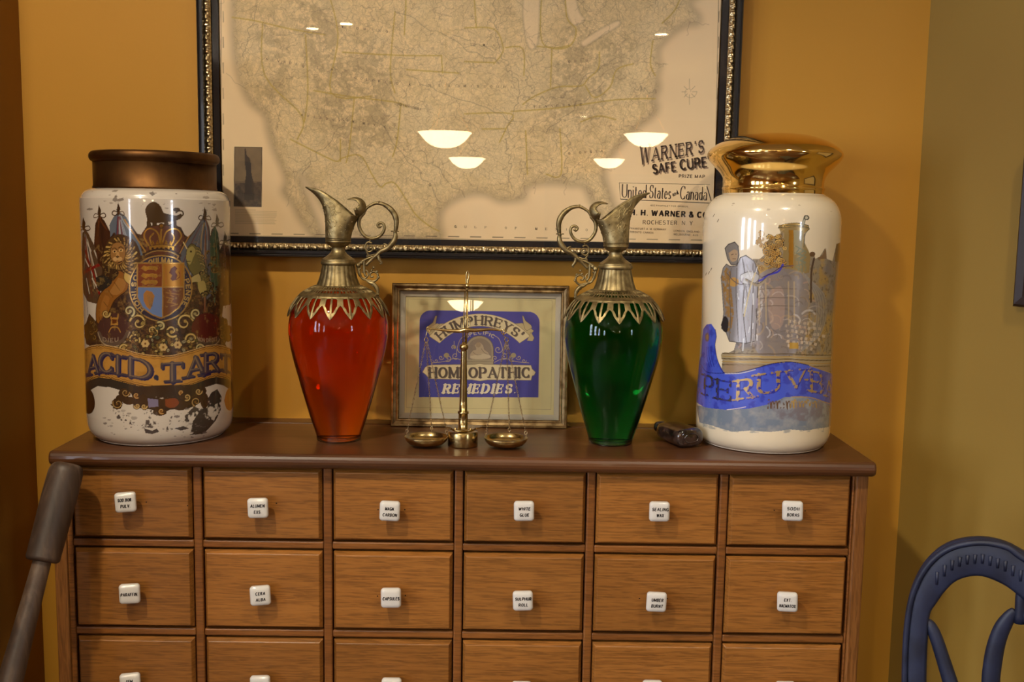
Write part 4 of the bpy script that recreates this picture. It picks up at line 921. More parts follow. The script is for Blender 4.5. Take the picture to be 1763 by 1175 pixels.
cv.disc((1262,486), 9, 8, color=(176,136,72)); cv.stroke([(1276,478),(1290,474),(1304,480)], 1.4, (70,64,60), sm=True)
for P in ([(1258,462),(1254,500),(1256,540),(1254,586)], [(1268,462),(1266,510),(1270,588)], [(1278,446),(1282,480),(1278,530),(1284,590)], [(1296,454),(1296,500),(1292,588)], [(1250,470),(1262,484),(1276,490),(1298,484)]): cv.stroke(P, 1.5, (88,80,78), sm=True)
cv.fill([(1274,474),(1290,468),(1306,474),(1302,486),(1284,490),(1274,484)], (176,172,168), sm=True, edge=(80,74,70), ew=1.1, metal=.3)
cv.stroke([(1284,482),(1304,492),(1318,482)], 4, (150,136,112), sm=True); cv.stroke([(1283,480),(1304,489),(1318,479)], 1, (70,62,54), sm=True)
for i in range(26):
    x = rg.uniform(1268, 1304); y = rg.uniform(455, 585); cv.stroke([(x, y),(x+rg.uniform(-4, 4), y+rg.uniform(8, 20))], rg.uniform(1, 2.5), rg.choice([(206,208,214),(160,156,156),(98,92,92),(150,140,160),(220,220,224)]), alpha=.8)
cv.stroke([(1300,470),(1290,500),(1280,545)], 2.2, (196,180,140), sm=True)
# plinth
cv.fill([(1240,610),(1246,607),(1446,606),(1446,650),(1246,650),(1246,622),(1240,618)], (158,142,112)); cv.fill([(1246,623),(1446,624),(1446,650),(1246,650)], (150,128,104), mask=np.clip(.5+n2, 0, 1))
for y, c_ in ((609,(98,80,52)),(614,(190,156,88)),(618,(86,66,40)),(623,(190,152,80)),(628,(120,100,70))): cv.stroke([(1242,y),(1300,y+1),(1360,y+1),(1446,y+2)], 1.4, c_, metal=.3)
cv.fill([(1360,591),(1376,591),(1376,601),(1360,601)], (196,154,66), metal=.5)
# blue ribbon banner
BL = (68,88,200)
cv.fill([(1200,698),(1216,700),(1290,702),(1322,695),(1352,682),(1380,681),(1415,690),(1446,700),(1446,734),(1410,738),(1385,742),(1360,740),(1330,744),(1290,742),(1262,744),(1240,738),(1222,732),(1204,728)], (116,128,146), mask=np.clip(.65+n2*.6, 0, 1))
cv.fill([(1200,722),(1446,716),(1446,742),(1380,744),(1300,746),(1240,742),(1200,730)], (150,152,150), mask=np.clip((n2-.5)*5, 0, .8))
cv.fill([(1320,690),(1440,686),(1440,722),(1340,722)], (122,112,120), mask=np.clip((n2-.35)*4, 0, .8))
ban = [(1196,640),(1205,612),(1206,585),(1208,567),(1214,559),(1222,558),(1229,568),(1231,580),(1229,596),(1233,618),(1240,634),(1247,643),(1270,642),(1300,635),(1330,627),(1362,624),(1395,630),(1425,640),(1446,647),(1446,704),(1415,692),(1380,683),(1352,684),(1322,697),(1290,704),(1250,706),(1215,702),(1198,690)]
cv.fill(ban, BL); cv.fill(ban, (86,98,208), mask=np.clip((n1-.5)*5, 0, .7)); cv.fill(ban, (44,50,160), mask=np.clip((.45-n2)*5, 0, .6))
cv.stroke(spl(ban[6:20], 4), 1.3, (30,30,80)); cv.stroke([(1247,644),(1275,643),(1300,637)], 1.4, (196,190,190), sm=True); cv.stroke([(1395,630),(1425,640),(1446,647)], 1.5, (206,176,110), sm=True, metal=.5); cv.stroke([(1365,684),(1395,685),(1420,693),(1446,702)], 1.5, (206,176,110), sm=True, metal=.5); cv.stroke([(1252,706),(1275,703),(1284,701)], 1.2, (210,200,200))
cv.disc((1215,581), 4, 8, color=(94,80,110)); cv.disc((1215,581), 2, 5, color=(140,112,80))
for x in (1218,1222,1214): cv.stroke([(x,598),(x+1,615),(x+6,632)], 1.3, (40,44,130), sm=True)
cv.stroke([(1205,628),(1214,640),(1228,643),(1247,643)], 1.2, (36,40,110), sm=True)
LT = [('P',1212,1226,679,683,33),('E',1234,1257,686,690,32),('R',1270,1296,688,684,32),('U',1306,1340,679,674,33),('V',1354,1388,669,666,30),('-',1386,1392,668,668,30),('B',1398,1418,674,678,34),('A',1422,1434,682,685,26)]
gm = np.clip((n3-.40)*10, 0, 1)
for ch, xa, xb, ya, yb, h in LT:
    def fn(u, v, xa=xa, xb=xb, ya=ya, yb=yb): t = u+.5; return (xa+(xb-xa)*t, ya+(yb-ya)*t-v)
    sg, W = text_segments(ch, thick=.34, thin=.16, serif=.12)
    base_c = (84,78,86) if ch in 'PE' else (190,160,104)
    for (ox, oy, col, mkk, mt) in ((1.5, 1.2, (44,50,150), None, 0), (0, 0, base_c, gm, .5)):
        for a, b, c, d, t in sg:
            W_ = max(W, .3); cv.stroke([tuple(np.array(fn(a/W_-.5, b*h))+[ox, oy]), tuple(np.array(fn(c/W_-.5, d*h))+[ox, oy])], max(t*h*.55, 1.2), col, mask=mkk, metal=mt)
for i in range(16):
    x = 1322+i*5.6; cv.stroke([(x, 705-rg.uniform(0, 3)-(i>8)*2),(x+1, 694-(i%4==0)*5),(x+4, 692),(x+5, 703-(i>8)*2)], 1.8, (196,160,84) if i > 6 else (120,92,70), sm=True, metal=.4, mask=gm)
jar2 = empty('show_jar', (KX, KY, TOP), 'cream painted show jar with blue ribbon and flared polished gold lid, on the chest', 'jar')
zt = zpx(1322, 335, KY)
z_ = lambda y: zpx(1321, y, KY)
body = [(.001, .001), (.086, 0), (.096, .002), (.1025, .008), (.1062, .018), (KR-.0002, .036), (KR, .07), (KR-.0015, .12), (KR-.0028, z_(560)), (KR-.0018, z_(480)), (KR, z_(420)), (KR, z_(385)), (KR-.0028, z_(364)), (KR-.0095, z_(350)), (KR-.018, z_(341)), (.0815, z_(336)), (.079, z_(334))]
jar_mesh('jar_body', spl(body, 6)+[(.04, z_(334)), (.001, z_(334))], KX, KY, cv, KR, M_jarpaint, jar2)
lz = lambda y: zpx(1333, y, KY)
LD = [(.001, 230.5), (30, 231.2), (58, 234.5), (85, 243.5), (103, 254), (111, 263), (112.5, 269), (109, 277), (101, 286.5), (92, 296), (85.5, 306), (83.5, 315), (83.6, 322), (84.8, 323.5), (85.6, 326), (84.6, 328.5), (84.2, 332), (84.0, 335.5)]
mb = MB(); lathe(mb, [(r*.000935, lz(y)) for r, y in spl(LD, 5)][::-1], (KX, KY, TOP), 128); lido = mb.build('gold_lid', M_gold, jar2)

# ================================================================== THE TWO GLASS EWERS WITH GILT MOUNTS
M_gilt = metal_mat('antique_gilt_metal', (162, 145, 104), (114, 99, 68), 0.48, 90, 0.08, 0.25)
M_orange = liquid_mat('orange_liquid_glass', (1, .97, .95), 1.36, (4.5, 21, 60))
M_green = liquid_mat('green_liquid_glass', (.95, 1, .97), 1.36, (62, 17, 26))
M_clear = liquid_mat('clear_glass', (0.97, 0.96, 0.88), 1.5)
OX0, OY0 = float(onY(583, 600, 0.092)[0]), 0.092
KE = 0.000918
def eloc(px, py): p = onY(px, py, OY0); return (float(p[0])-OX0, float(p[2])-TOP)
def ez(py): return zpx(584, py, OY0)
def ewer(loc, mx, M_liq, label, liq_label):
    e = empty('glass_ewer', loc, label, 'ewer', None)
    X0, Y0, Z0 = loc
    def W(x, y, z): return (X0+mx*x, Y0+y, Z0+z)
    c = (X0, Y0, Z0)
    # glass body: liquid-filled, pointed amphora shape
    GP = [(0.02, 757), (30, 756.9), (33, 756.5), (35.5, 755), (38.5, 752), (42, 741), (48, 723), (60, 683), (71, 643), (78, 617), (83, 592), (85.3, 570), (84, 551), (79.5, 534), (71, 520), (58, 507.5), (46, 500), (34, 494), (30, 480), (27, 466), (0.02, 465)]
    prof = [(r*KE, ez(y)) for r, y in GP]; z0 = .0012; b0 = prof[0][1]
    prof = [(r, z0+(z-b0)*(prof[-1][1]-z0)/(prof[-1][1]-b0)) for r, z in prof]
    mb = MB(); lathe(mb, prof[:2]+spl(prof[2:-1], 6)+[prof[-1]], c, 96)
    o = mb.build('glass_body', M_liq, e); o.cycles.is_caustics_caster = True; tag(o, liq_label)
    mb = MB(); lathe(mb, [(.0318, .0002), (.0340, 0), (.0352, .0012), (.0356, .0060), (.0350, .0078), (.0340, .0082), (.0336, .0078), (.0332, .004), (.0320, .0012), (.0318, .0002)], c, 64); o = mb.build('glass_foot', M_clear, e); o.cycles.is_caustics_caster = True
    # pierced shoulder mount with sixteen pointed leaves
    CP = [(28.5, 489.5), (36.5, 491), (43, 493), (52, 497.5), (61, 503.5), (69, 510.5), (76, 519), (82, 529), (87.5, 543)]
    cp = np.array(spl([(r*KE+.0006, ez(y)) for r, y in CP], 12)); npet, sub = 16, 44; nt = len(cp); nth = npet*sub
    ln = np.concatenate([[0], np.cumsum(np.hypot(*np.diff(cp, axis=0).T))]); tt = ln/ln[-1]
    tn = np.linspace(0, 1, 100); pr = np.interp(tn, tt, cp[:, 0]); pz = np.interp(tn, tt, cp[:, 1])
    th = np.arange(nth)*2*PI/nth; sI = ((np.arange(nth)+sub/2) % sub)/sub-.5+.5/sub
    def keep(s, t):
        a = abs(s)
        if t < .16: return True
        if t < .235: return not (.10 < a < .19 or .32 < a < .41)
        if t < .29: return True
        if t < .37:
            return not (.085 < a < .215 or .295 < a < .425)
        if t < .50: return True
        w = .5 if t < .70 else .5*(1-((t-.70)/.30))**.88-.035*math.sin(PI*min(1, (t-.70)/.12)) if t < 1 else 0
        if a > w: return False
        if .53 < t < .88:
            wi = min(.31, w-.155) if t > .6 else .31*min(1, (t-.53)/.02+.6)
            if .06 < a < wi and t < .85: return False
        return True
    mask = np.array([[keep(s, t) for s in sI] for t in tn])
    rib = .0006*np.exp(-(sI/.03)**2)
    bead = np.where((tn > .36) & (tn < .50), .0008, 0)+np.where(tn < .1, .0012*np.sin(np.clip(tn/.1, 0, 1)*PI), 0)
    V = np.stack([(pr[:, None]+bead[:, None]+rib[None, :])*np.sin(th), -(pr[:, None]+bead[:, None]+rib[None, :])*np.cos(th), pz[:, None]*np.ones(nth)], -1).reshape(-1, 3)
    fs = [f for f, kq in zip(grid_faces(len(tn), nth, True), mask[:-1].ravel()) if kq]
    used = sorted(set(i for f in fs for i in f)); rm = {u: i for i, u in enumerate(used)}
    mb = MB(); mb.add(V[used]+np.array(c), [tuple(rm[i] for i in f) for f in fs]); o = mb.build('pierced_shoulder_mount', M_gilt, e, recalc=False)
    sm = o.modifiers.new('smooth', 'SMOOTH'); sm.iterations = 3; sm.factor = 0.5
    so = o.modifiers.new('thickness', 'SOLIDIFY'); so.thickness = .0016; so.offset = 1
    # fluted neck
    NP = [(36.2, 491), (34.5, 487), (31.5, 478), (29, 468), (27.4, 460), (26.8, 456)]
    mb = MB(); lathe(mb, spl([(r*KE, ez(y)) for r, y in NP], 6), c, 168, rfun=lambda t, z: 1+.030*np.abs(np.sin(11*t))**.7); mb.build('fluted_neck', M_gilt, e)
    KP = [(26.8, 457), (28.8, 455.5), (29.6, 452.5), (28.6, 449.5), (27.8, 449), (27.5, 446.5), (24, 444), (17, 439), (12.5, 434), (11.2, 430), (11.6, 426), (15, 423.5), (17.5, 422), (19.5, 419.5), (21.6, 417), (21.2, 414.5), (21.8, 413), (20.8, 411)]
    mb = MB(); lathe(mb, spl([(r*KE, ez(y)) for r, y in KP], 4), c, 72, rfun=lambda t, z: 1+.012*np.cos(36*t)*((z > ez(456)) & (z < ez(450)) | (z > ez(424)) & (z < ez(413)))); mb.build('knop', M_gilt, e)
    # pouring spout
    keys = np.array([(0, -55, 323.5, 0), (9, -46, 324.5, 3.2), (26, -28, 330, 7.5), (55, -4, 346, 13), (90, 13, 361, 17), (122, 25, 371.5, 17.5), (155, 33, 372, 11), (180, 37, 369, 0)], float)
    def spt(phi, t):
        a = abs((phi+180) % 360-180); s = 1 if ((phi+180) % 360-180) >= 0 else -1
        xr, yr, dr = [np.interp(a, keys[:, 0], keys[:, i]) for i in (1, 2, 3)]
        xb, db = -21*math.cos(R(a)), 21*math.sin(R(a)); q = a/180
        p = 4.2*(1-q)**1.5+1.6*(1-(1-q)**1.5)
        x = xb+(xr+0.0-xb)*t**p; d = db+(dr-db)*t**1.4; y = 412+(yr-412)*t
        return np.array([mx*x*KE, s*d*KE, ez(y)])
    ph = np.linspace(0, 360, 72, endpoint=False); ts = np.linspace(0, 1, 26)
    v = [spt(p, t) for t in ts for p in ph]; mb = MB(); mb.add(np.array(v)+c, grid_faces(26, 72, True))
    mb.add(*curl_strip(mx, c)); o = mb.build('spout', M_gilt, e); so = o.modifiers.new('thickness', 'SOLIDIFY'); so.thickness = .0016; so.offset = 0
    mb = MB(); rimp = [spt(p, 1.0)+c for p in np.linspace(0, 360, 60)]; tube(mb, rimp, .0011, 8, k=1)
    rg = random.Random(3)
    for k in range(34):                            # cast vine scrolls
        p0 = rg.choice([rg.uniform(20, 75), rg.uniform(285, 340), rg.uniform(75, 285)]); t0 = rg.uniform(.06, .9 if (p0 < 75 or p0 > 285) else .75); r = rg.uniform(.04, .09); dr = rg.choice([1, -1]); a0 = rg.uniform(0, 6)
        pts = [spt(p0+150*r*(1-.8*q)*math.cos(a0+dr*q*7), min(.99, max(.02, t0+r*(1-.8*q)*math.sin(a0+dr*q*7))))+c for q in np.linspace(0, 1, 12)]
        tube(mb, pts, [.0013, .0009], 6, k=2)
    for k in range(40):
        p0 = rg.uniform(0, 360); t0 = rg.uniform(.08, .8); sphere(mb, spt(p0, t0)+c, rg.uniform(.0012, .0020), 8)
    mb.build('vine_relief', M_gilt, e)
    # scrolled handle
    def tr(pts, dy=0): return [np.array(W(*(lambda q: (q[0], dy, q[1]))(eloc(x, y)))) for x, y in pts]
    mb = MB()
    arcp = [(627,366),(631,359),(638,354),(648,350),(660,352),(671,359),(679,369),(682.5,380),(682,390),(681,398)]
    tube(mb, tr(arcp), [.0022, .0022, .0024, .0030, .0042, .0046, .0038, .0030], 12)
    lathe_c = tr([(680, 398.5)])[0]; lathe(mb, [(.001, -.0008), (.0062, -.0008), (.0066, 0), (.0062, .0008), (.001, .0008)], lathe_c, 20)
    tube(mb, tr([(680,399),(681,407),(677,417),(668,427),(656,433),(648,440),(640,447),(630,457)]), [.0026, .0040, .0044, .0036, .0030, .0026, .0024], 12)
    tube(mb, tr([(627,366),(619.5,376),(618,388),(622,399),(630,408),(641,411),(652,408),(659,401),(662,392),(659,385),(653,384.5),(650,388),(653,391.5),(656,389)]), [.0030, .0027, .0024, .0022, .0020], 10)
    for k in range(16):                            # acanthus lumps on the thick part
        q = smooth_path(tr([(648,350),(660,352),(671,359),(679,369),(682.5,380),(682,390)]), 4) if k < 9 else smooth_path(tr([(681,403),(677,417),(668,427),(656,433)]), 5)
        p = q[rg.randrange(len(q))]; sphere(mb, p+np.array([rg.uniform(-.003, .003), rg.uniform(-.0035, .0035), rg.uniform(-.003, .003)]), rg.uniform(.0016, .0026), 8)
    tube(mb, tr([(661,430),(652,438),(653,447),(657,453),(654,455)]), [.0018, .0026, .0010], 8)
    tube(mb, tr([(668,426),(664,421),(660,420)]), [.002, .0006], 8)
    mb.build('scroll_handle', M_gilt, e)
    mb = MB()
    tube(mb, tr([(637,411),(637,417)]), .0012, 8); 
    tube(mb, tr([(640,419),(634,417),(629.5,422),(630,430),(635,434),(641,431),(641,425),(637,423),(635,426)]), [.0017, .0012], 8)
    tube(mb, tr([(630,432),(636,440),(646,438)]), .0012, 8); tube(mb, tr([(636,440),(632,443),(634,437)]), .0012, 8)
    tube(mb, tr([(648,440),(640,443),(632,446),(622,452),(616,458)]), [.0015, .002, .003], 8)
    sphere(mb, tr([(617,457)])[0], .0042, 10); sphere(mb, tr([(622,453)])[0], .0036, 10)
    tube(mb, tr([(627,447),(627,462),(628,472),(632,478)]), [.0022, .0016], 8)
    tube(mb, tr([(616,460),(619,470),(624,480),(634,483),(643,485),(650,480),(650,472),(643,468),(637,472),(639,477),(643,476)]), [.0018, .0017, .0014], 8)
    tube(mb, tr([(621,462),(617,468),(620,476),(628,480),(634,474),(632,467),(627,466),(625,470)]), [.0014, .0011], 8)
    tube(mb, tr([(630,482),(637,487),(643,489),(649,497),(650,505),(646,512),(645,514)]), [.0016, .0030, .0034, .0020, .0016], 10)
    for (x, y) in ((643,461),(649,468),(652,478),(640,466),(646,496),(650,500),(642,492),(651,507)): sphere(mb, tr([(x, y)], rg.uniform(-.001, .001))[0], .0022, 8)
    tube(mb, tr([(646,512),(650,516),(656,519)]), [.002, .0012], 8)
    mb.build('handle_bracket', M_gilt, e)
    return e
def curl_strip(mx, c):
    pth = smooth_path([(31,372.5),(39,370.5),(45,364),(47,354),(43.5,346),(36,341),(27,340),(16,343.5)], 5)
    wd = np.interp(np.linspace(0, 1, len(pth)), np.linspace(0, 1, 8), [15, 16, 15, 13, 10.5, 8, 5, .6]); v = []; ns = 13
    T_ = np.gradient(pth, axis=0); T_ /= np.linalg.norm(T_, axis=1)[:, None]
    for i in range(len(pth)):
        nrm = np.array([T_[i][1], -T_[i][0]])
        for s in np.linspace(-1, 1, ns):
            off = wd[i]*1.45*(1-math.cos(s*1.2)); q = pth[i]+nrm*off
            v.append((c[0]+mx*q[0]*KE, c[1]+wd[i]*math.sin(s*1.2)/math.sin(1.2)*KE, c[2]+ez(q[1])))
    return v, grid_faces(len(pth), ns)
ewer((OX0, OY0, TOP), 1, M_orange, 'glass ewer of orange-red liquid with gilt mount, spout to the left', 'pointed glass body full of orange-red liquid')
GX0, GY0 = float(onY(1055.5, 600, 0.097)[0]), 0.097
ewer((GX0, GY0, TOP), -1, M_green, 'glass ewer of dark green liquid with gilt mount, spout to the right', 'pointed glass body full of dark green liquid')

# ================================================================== BRASS BALANCE
SY = 0.058
def sp(px, py, Y=SY): return onY(px, py, Y)
bal = empty('balance_scale', tuple(onY(797, 757, SY)*np.array([1, 1, 0])+np.array([0, 0, TOP])), 'small brass balance with two hanging pans, standing before the framed print', 'balance scale')
BX = float(bal.location.x); M_sb = metal_mat('worn_brass', (208, 184, 128), (160, 138, 92), 0.22, 50, 0.08)
M_chain = metal_mat('fine_chain', (206, 186, 150), (150, 124, 90), 0.3, 200, 0.05)
ks = (SY-CAMP[1])/F
mb = MB(); hb = .0235
lathe(mb, [(.001, 0), (.0232, 0), (.0236, .001), (.0236, hb-.002), (.0230, hb-.0006), (.0215, hb), (.001, hb)], (BX, SY, TOP), 64); mb.build('drum_base', M_sb, bal)
mb = MB()                                          # thin waisted plate lying on the back of the drum
pl_ = [(.000, .030), (.022, .026), (.030, .020), (.027, .010), (.020, .004), (.017, -.004), (.012, -.012), (0, -.015)]
pl_ = pl_+[(-a, b) for a, b in pl_[::-1][1:-1]]; pl_ = [tuple(p) for p in smooth_path(pl_+[pl_[0]], 4)[:-1]]
prism(mb, pl_, lambda a, b, t: (BX+a, SY+.008+b, TOP+hb+t), .0001, .0022); o = mb.build('waisted_plate', M_sb, bal, smooth=False)
for (dx, dy) in ((-.012, -.002), (.012, -.002)):
    mb = MB(); sphere(mb, (BX+dx, SY+dy, TOP+hb+.0026), .0024, 10); mb.build('screw', M_sb, bal)
zz = lambda y: float(sp(799, y)[2]-TOP)
mb = MB(); cpr = [(.0135, hb+.002), (.0078, hb+.0025), (.0074, zz(722)), (.0072, zz(713)), (.0088, zz(712)), (.0088, zz(709)), (.0064, zz(708)), (.0060, zz(690)), (.0056, zz(660)), (.0050, zz(630)), (.0047, zz(605)), (.0046, zz(603)), (.0066, zz(601)), (.0072, zz(598)), (.0066, zz(594)), (.0046, zz(593)), (.0024, zz(590)), (.001, zz(589))]
lathe(mb, cpr, (BX, SY, TOP), 40); mb.build('pillar', M_sb, bal)
top_x = float(sp(804, 495)[0]); px_ = lambda y: BX+(top_x-BX)*0
xw = lambda x, y: float(sp(x, y)[0])
mb = MB()                                          # upper fork with pointer
for s in (-1, 1): tube(mb, [sp(800+s*3.0, 592), sp(801+s*3.6, 572, SY), sp(803+s*2.2, 500)], .0010, 8, k=1)
tube(mb, [sp(801, 590), sp(802, 560), sp(804, 497)], [.0012, .0012, .0008], 8, k=1)
sphere(mb, sp(804.3, 492.5), .0036, 14); lathe(mb, [(.001, -.001), (.0030, -.001), (.0030, .001), (.001, .001)], sp(804, 498), 18)
tube(mb, [sp(803, 489), sp(802.6, 478), sp(803.5, 470), sp(805.5, 467.5), sp(807.3, 472), sp(806.5, 480), sp(805, 489)], .0011, 8)
tube(mb, [sp(804, 489), sp(804.5, 480)], .001, 8, k=1); mb.build('hanger_fork', M_sb, bal)
mb = MB()                                          # beam
tube(mb, [sp(737, 567), sp(745, 567), sp(765, 569), sp(790, 570.5), sp(803, 568.5), sp(820, 569), sp(845, 567.5), sp(865, 570)], [.0013, .0012, .0020, .0030, .0038, .0030, .0020, .0012], 10, k=4)
for x, y in ((738, 567), (867, 572)):
    mb2pts = [sp(x, y)+np.array([.0035*math.cos(a), 0, .0035*math.sin(a)]) for a in np.linspace(0, 2*PI, 16)]; tube(mb, mb2pts, .0009, 6, k=1)
tube(mb, [sp(804, 570), sp(802, 556), sp(806, 546), sp(809, 556), sp(806, 566)], .0009, 6); sphere(mb, sp(805, 570), .0036, 12); mb.build('beam', M_sb, bal)
for side, (hx, hy), ends, pc in (('l', (734, 585), [(705, 737), (732, 741), (765, 733)], (734.5, 752)), ('r', (872, 585), [(842, 738), (868.5, 741), (901, 736)], (871, 752))):
    P0 = sp(hx, hy); c_ = onZ(pc[0], pc[1]+7, TOP); c_ = np.array([sp(pc[0], pc[1])[0], SY-.004, TOP+.0008])
    Rp, hp = .0345, .0135
    pan = MB(); lathe(pan, [(.001, 0), (.020, .0004), (.028, .003), (.0325, .008), (Rp, hp), (Rp-.0004, hp+.0006), (Rp-.0016, hp), (.0312, .0085), (.027, .0045), (.018, .0022), (.001, .0018)], c_, 56)
    pn = pan.build('pan', M_sb, bal, origin=c_)
    for k, (ex, ey) in enumerate(ends):
        a = R({0: 165, 1: 80, 2: 15}[k]); E_ = c_+np.array([(Rp-.002)*math.cos(a)*1.0, (Rp-.002)*math.sin(a), hp+.006])
        S0 = P0+np.array([(k-1)*.0012, 0, -.004])
        ch = MB(); d = E_-S0; ln_ = np.linalg.norm(d); d /= ln_; nl = int(ln_/.0031)
        s1 = np.cross(d, [0, 1, 0]); s1 /= np.linalg.norm(s1); s2 = np.cross(d, s1)
        for i in range(nl):
            cc = S0+d*(i+.5)*ln_/nl; sA = s1 if i % 2 else s2
            tube(ch, [cc+d*.0021*math.cos(t)+sA*.00115*math.sin(t) for t in np.linspace(0, 2*PI, 9)], .00042, 4, k=1, caps=False)
        ho = [E_+np.array([.0022*math.sin(t), 0, .0026*math.cos(t)]) for t in np.linspace(0, 2*PI, 12)]; tube(ch, ho, .0006, 6, k=1)
        tube(ch, [E_+np.array([0, 0, -.002]), c_+np.array([(Rp-.001)*math.cos(a), (Rp-.001)*math.sin(a), hp-.0005])], .0006, 6, k=1)
        ch.build('chain', M_chain, bal)
    mb = MB(); top_ = sp(738 if side == 'l' else 867, 567 if side == 'l' else 572)
    tube(mb, [top_+np.array([0, 0, .001]), (top_+P0)/2+np.array([-.002, 0, 0]), P0+np.array([0, 0, .003])], .0007, 6)
    tube(mb, [P0+np.array([.003*math.sin(t), 0, .004*math.cos(t)-.001]) for t in np.linspace(0, 2*PI, 14)], .0007, 6, k=1); mb.build('hook', M_sb, bal)

# ================================================================== THE SMALL FRAMED PRINT
Lb = onZ(672, 733.5, TOP); lean = R(4.6)
FB = np.array([0.0, 0.198, TOP]); fN = np.array([0, -math.cos(lean), math.sin(lean)]); fU = np.array([0, math.sin(lean), math.cos(lean)])   # normal, up
fr_l = onPlane(674, 610, FB, fN)[0]; fr_r = onPlane(978, 613, FB, fN)[0]; fr_h = float(np.dot(onPlane(827, 490, FB, fN)-FB, fU))
def FP(x, h, t=0.0): return np.array([x, FB[1], FB[2]])+fU*h-fN*t*-1.0
pic = empty('framed_print', (float((fr_l+fr_r)/2), float(FB[1]), TOP), 'small bronze-framed blue print lettered HOMEOPATHIC, leaning behind the balance', 'picture')
M_fr = metal_mat('dull_bronze_frame', (168, 144, 104), (112, 88, 58), 0.45, 70, 0.1, 0.2)
def frame_strip(mb, x0, x1, h0, h1, prof, P):
    """mitred moulding; prof = (inset, height above the plane)"""
    n = len(prof); v = []
    for (i, t) in prof: v += [P(x0+i, h0+i, t), P(x1-i, h0+i, t), P(x1-i, h1-i, t), P(x0+i, h1-i, t)]
    f = []
    for k in range(n-1):
        for j in range(4): a = k*4+j; b = k*4+(j+1) % 4; f.append((a, b, b+4, a+4))
    mb.add(v, f); return mb
mb = MB(); frame_strip(mb, fr_l, fr_r, 0.0, fr_h, [(0, -.016), (0, .002), (.0012, .004), (.004, .0042), (.0048, .003), (.009, .0005), (.0105, .0012), (.012, .001), (.0135, -.002), (.0138, -.010), (.0138, -.014)], FP)
o = mb.build('frame_moulding', M_fr, pic, smooth=False)
M_mat = mat('grey_white_bevel_mount', (176, 168, 150), 0.8); M_black = mat('thin_dark_fillet', (60, 52, 50), 0.5)
mb = MB(); frame_strip(mb, fr_l+.0136, fr_r-.0136, .0136, fr_h-.0136, [(0, -.0055), (.0085, -.0075), (.0090, -.010)], FP); mb.build('mount', M_mat, pic, smooth=False)
mb = MB(); i = .012; mb.add([FP(fr_l+i, i, -.0145), FP(fr_r-i, i, -.0145), FP(fr_r-i, fr_h-i, -.0145), FP(fr_l+i, fr_h-i, -.0145), FP(fr_l+i, i, -.0165), FP(fr_r-i, i, -.0165), FP(fr_r-i, fr_h-i, -.0165), FP(fr_l+i, fr_h-i, -.0165)], [(0,1,2,3),(7,6,5,4),(0,4,5,1),(1,5,6,2),(2,6,7,3),(3,7,4,0)]); mb.build('backing_board', M_black, pic, smooth=False)
# the printed sheet, traced in units of the zoomed crop (3.5606 units per photo pixel)
def FJ(p):
    q = onPlane(660+p[0]/3.5606, 460+p[1]/3.5606, FB+fN*-.009, fN); return (float(q[0]), float(np.dot(q-FB, fU)))
cv = Canvas(fr_l+.019, fr_r-.019, .019, fr_h-.019, 0.00042, (196, 182, 132)); cv.map = FJ; cv.k = .00098/3.56*1.0
n1 = vnoise((cv.H, cv.W), 60, 51); cv.c *= (.94+.12*n1)[..., None]
BLU = (60, 60, 144)
pan_ = [(218,798),(222,330)]+[(290-68*math.cos(t), 332-66*math.sin(t)) for t in np.linspace(0.1, PI/2, 8)]+[(890+68*math.cos(t), 340-66*math.sin(t)) for t in np.linspace(PI/2, 0.05, 8)]+[(958,340),(951,800)]
cv.fill(pan_, BLU); CR = (206, 190, 150); CR2 = (178, 160, 118); DK = (72, 62, 58)
def arcf(R0, cx=590, cy=690): return lambda u, v: (cx+(R0+v)*math.sin(u/R0), cy-(R0+v)*math.cos(u/R0))
ba = [(cx, cy) for cx, cy in [arcf(372)(u, 0) for u in np.linspace(-285, 285, 24)]]
aO = arcf(380, 590, 703); cvx = [aO(u, 36) for u in np.linspace(-318, 318, 26)]+[aO(u, -40) for u in np.linspace(306, -306, 26)]
# ribbon tails
cv.fill([(300,440),(262,385),(300,372),(345,348),(400,346),(352,392)], CR2, edge=DK, ew=1.5); cv.fill([(880,440),(922,392),(890,362),(850,344),(800,348),(840,392)], CR2, edge=DK, ew=1.5)
cv.fill([(290,388),(318,360),(330,298),(318,300),(304,340),(262,372),(270,384)], CR2, sm=False, edge=DK, ew=2); cv.fill([(262,380),(300,395),(345,352),(330,345)], CR2, edge=DK, ew=1.5)
cv.fill([(880,392),(912,372),(905,356),(872,330),(856,296),(852,304),(860,352),(868,380)], CR2, edge=DK, ew=2); cv.fill([(905,400),(925,435),(915,455),(880,452)], CR2, edge=DK, ew=1.5)
cv.fill(cvx, CR, edge=(120,104,80), ew=2.5)
for (ox, oy, c_, th) in ((3, 3, (120,104,84), .30), (0, 0, DK, .30)):
    f0 = arcf(352, 590+ox, 703+oy); cv.text("HUMPHREYS'", lambda u, v: f0(u, v), 50, 520, c_, thick=th*.8, thin=.09, serif=.07, gap=.12)
f1 = arcf(160, 592, 560); cv.text('SPECIFIC', lambda u, v: f1(u, v-12), 20, 190, (196,182,150), thick=.2, thin=.14)
cv.stroke([(450,540),(452,500),(475,440),(520,415),(560,400)], 3, CR2, sm=True); cv.stroke([(736,540),(730,500),(708,440),(665,415),(620,400)], 3, CR2, sm=True)
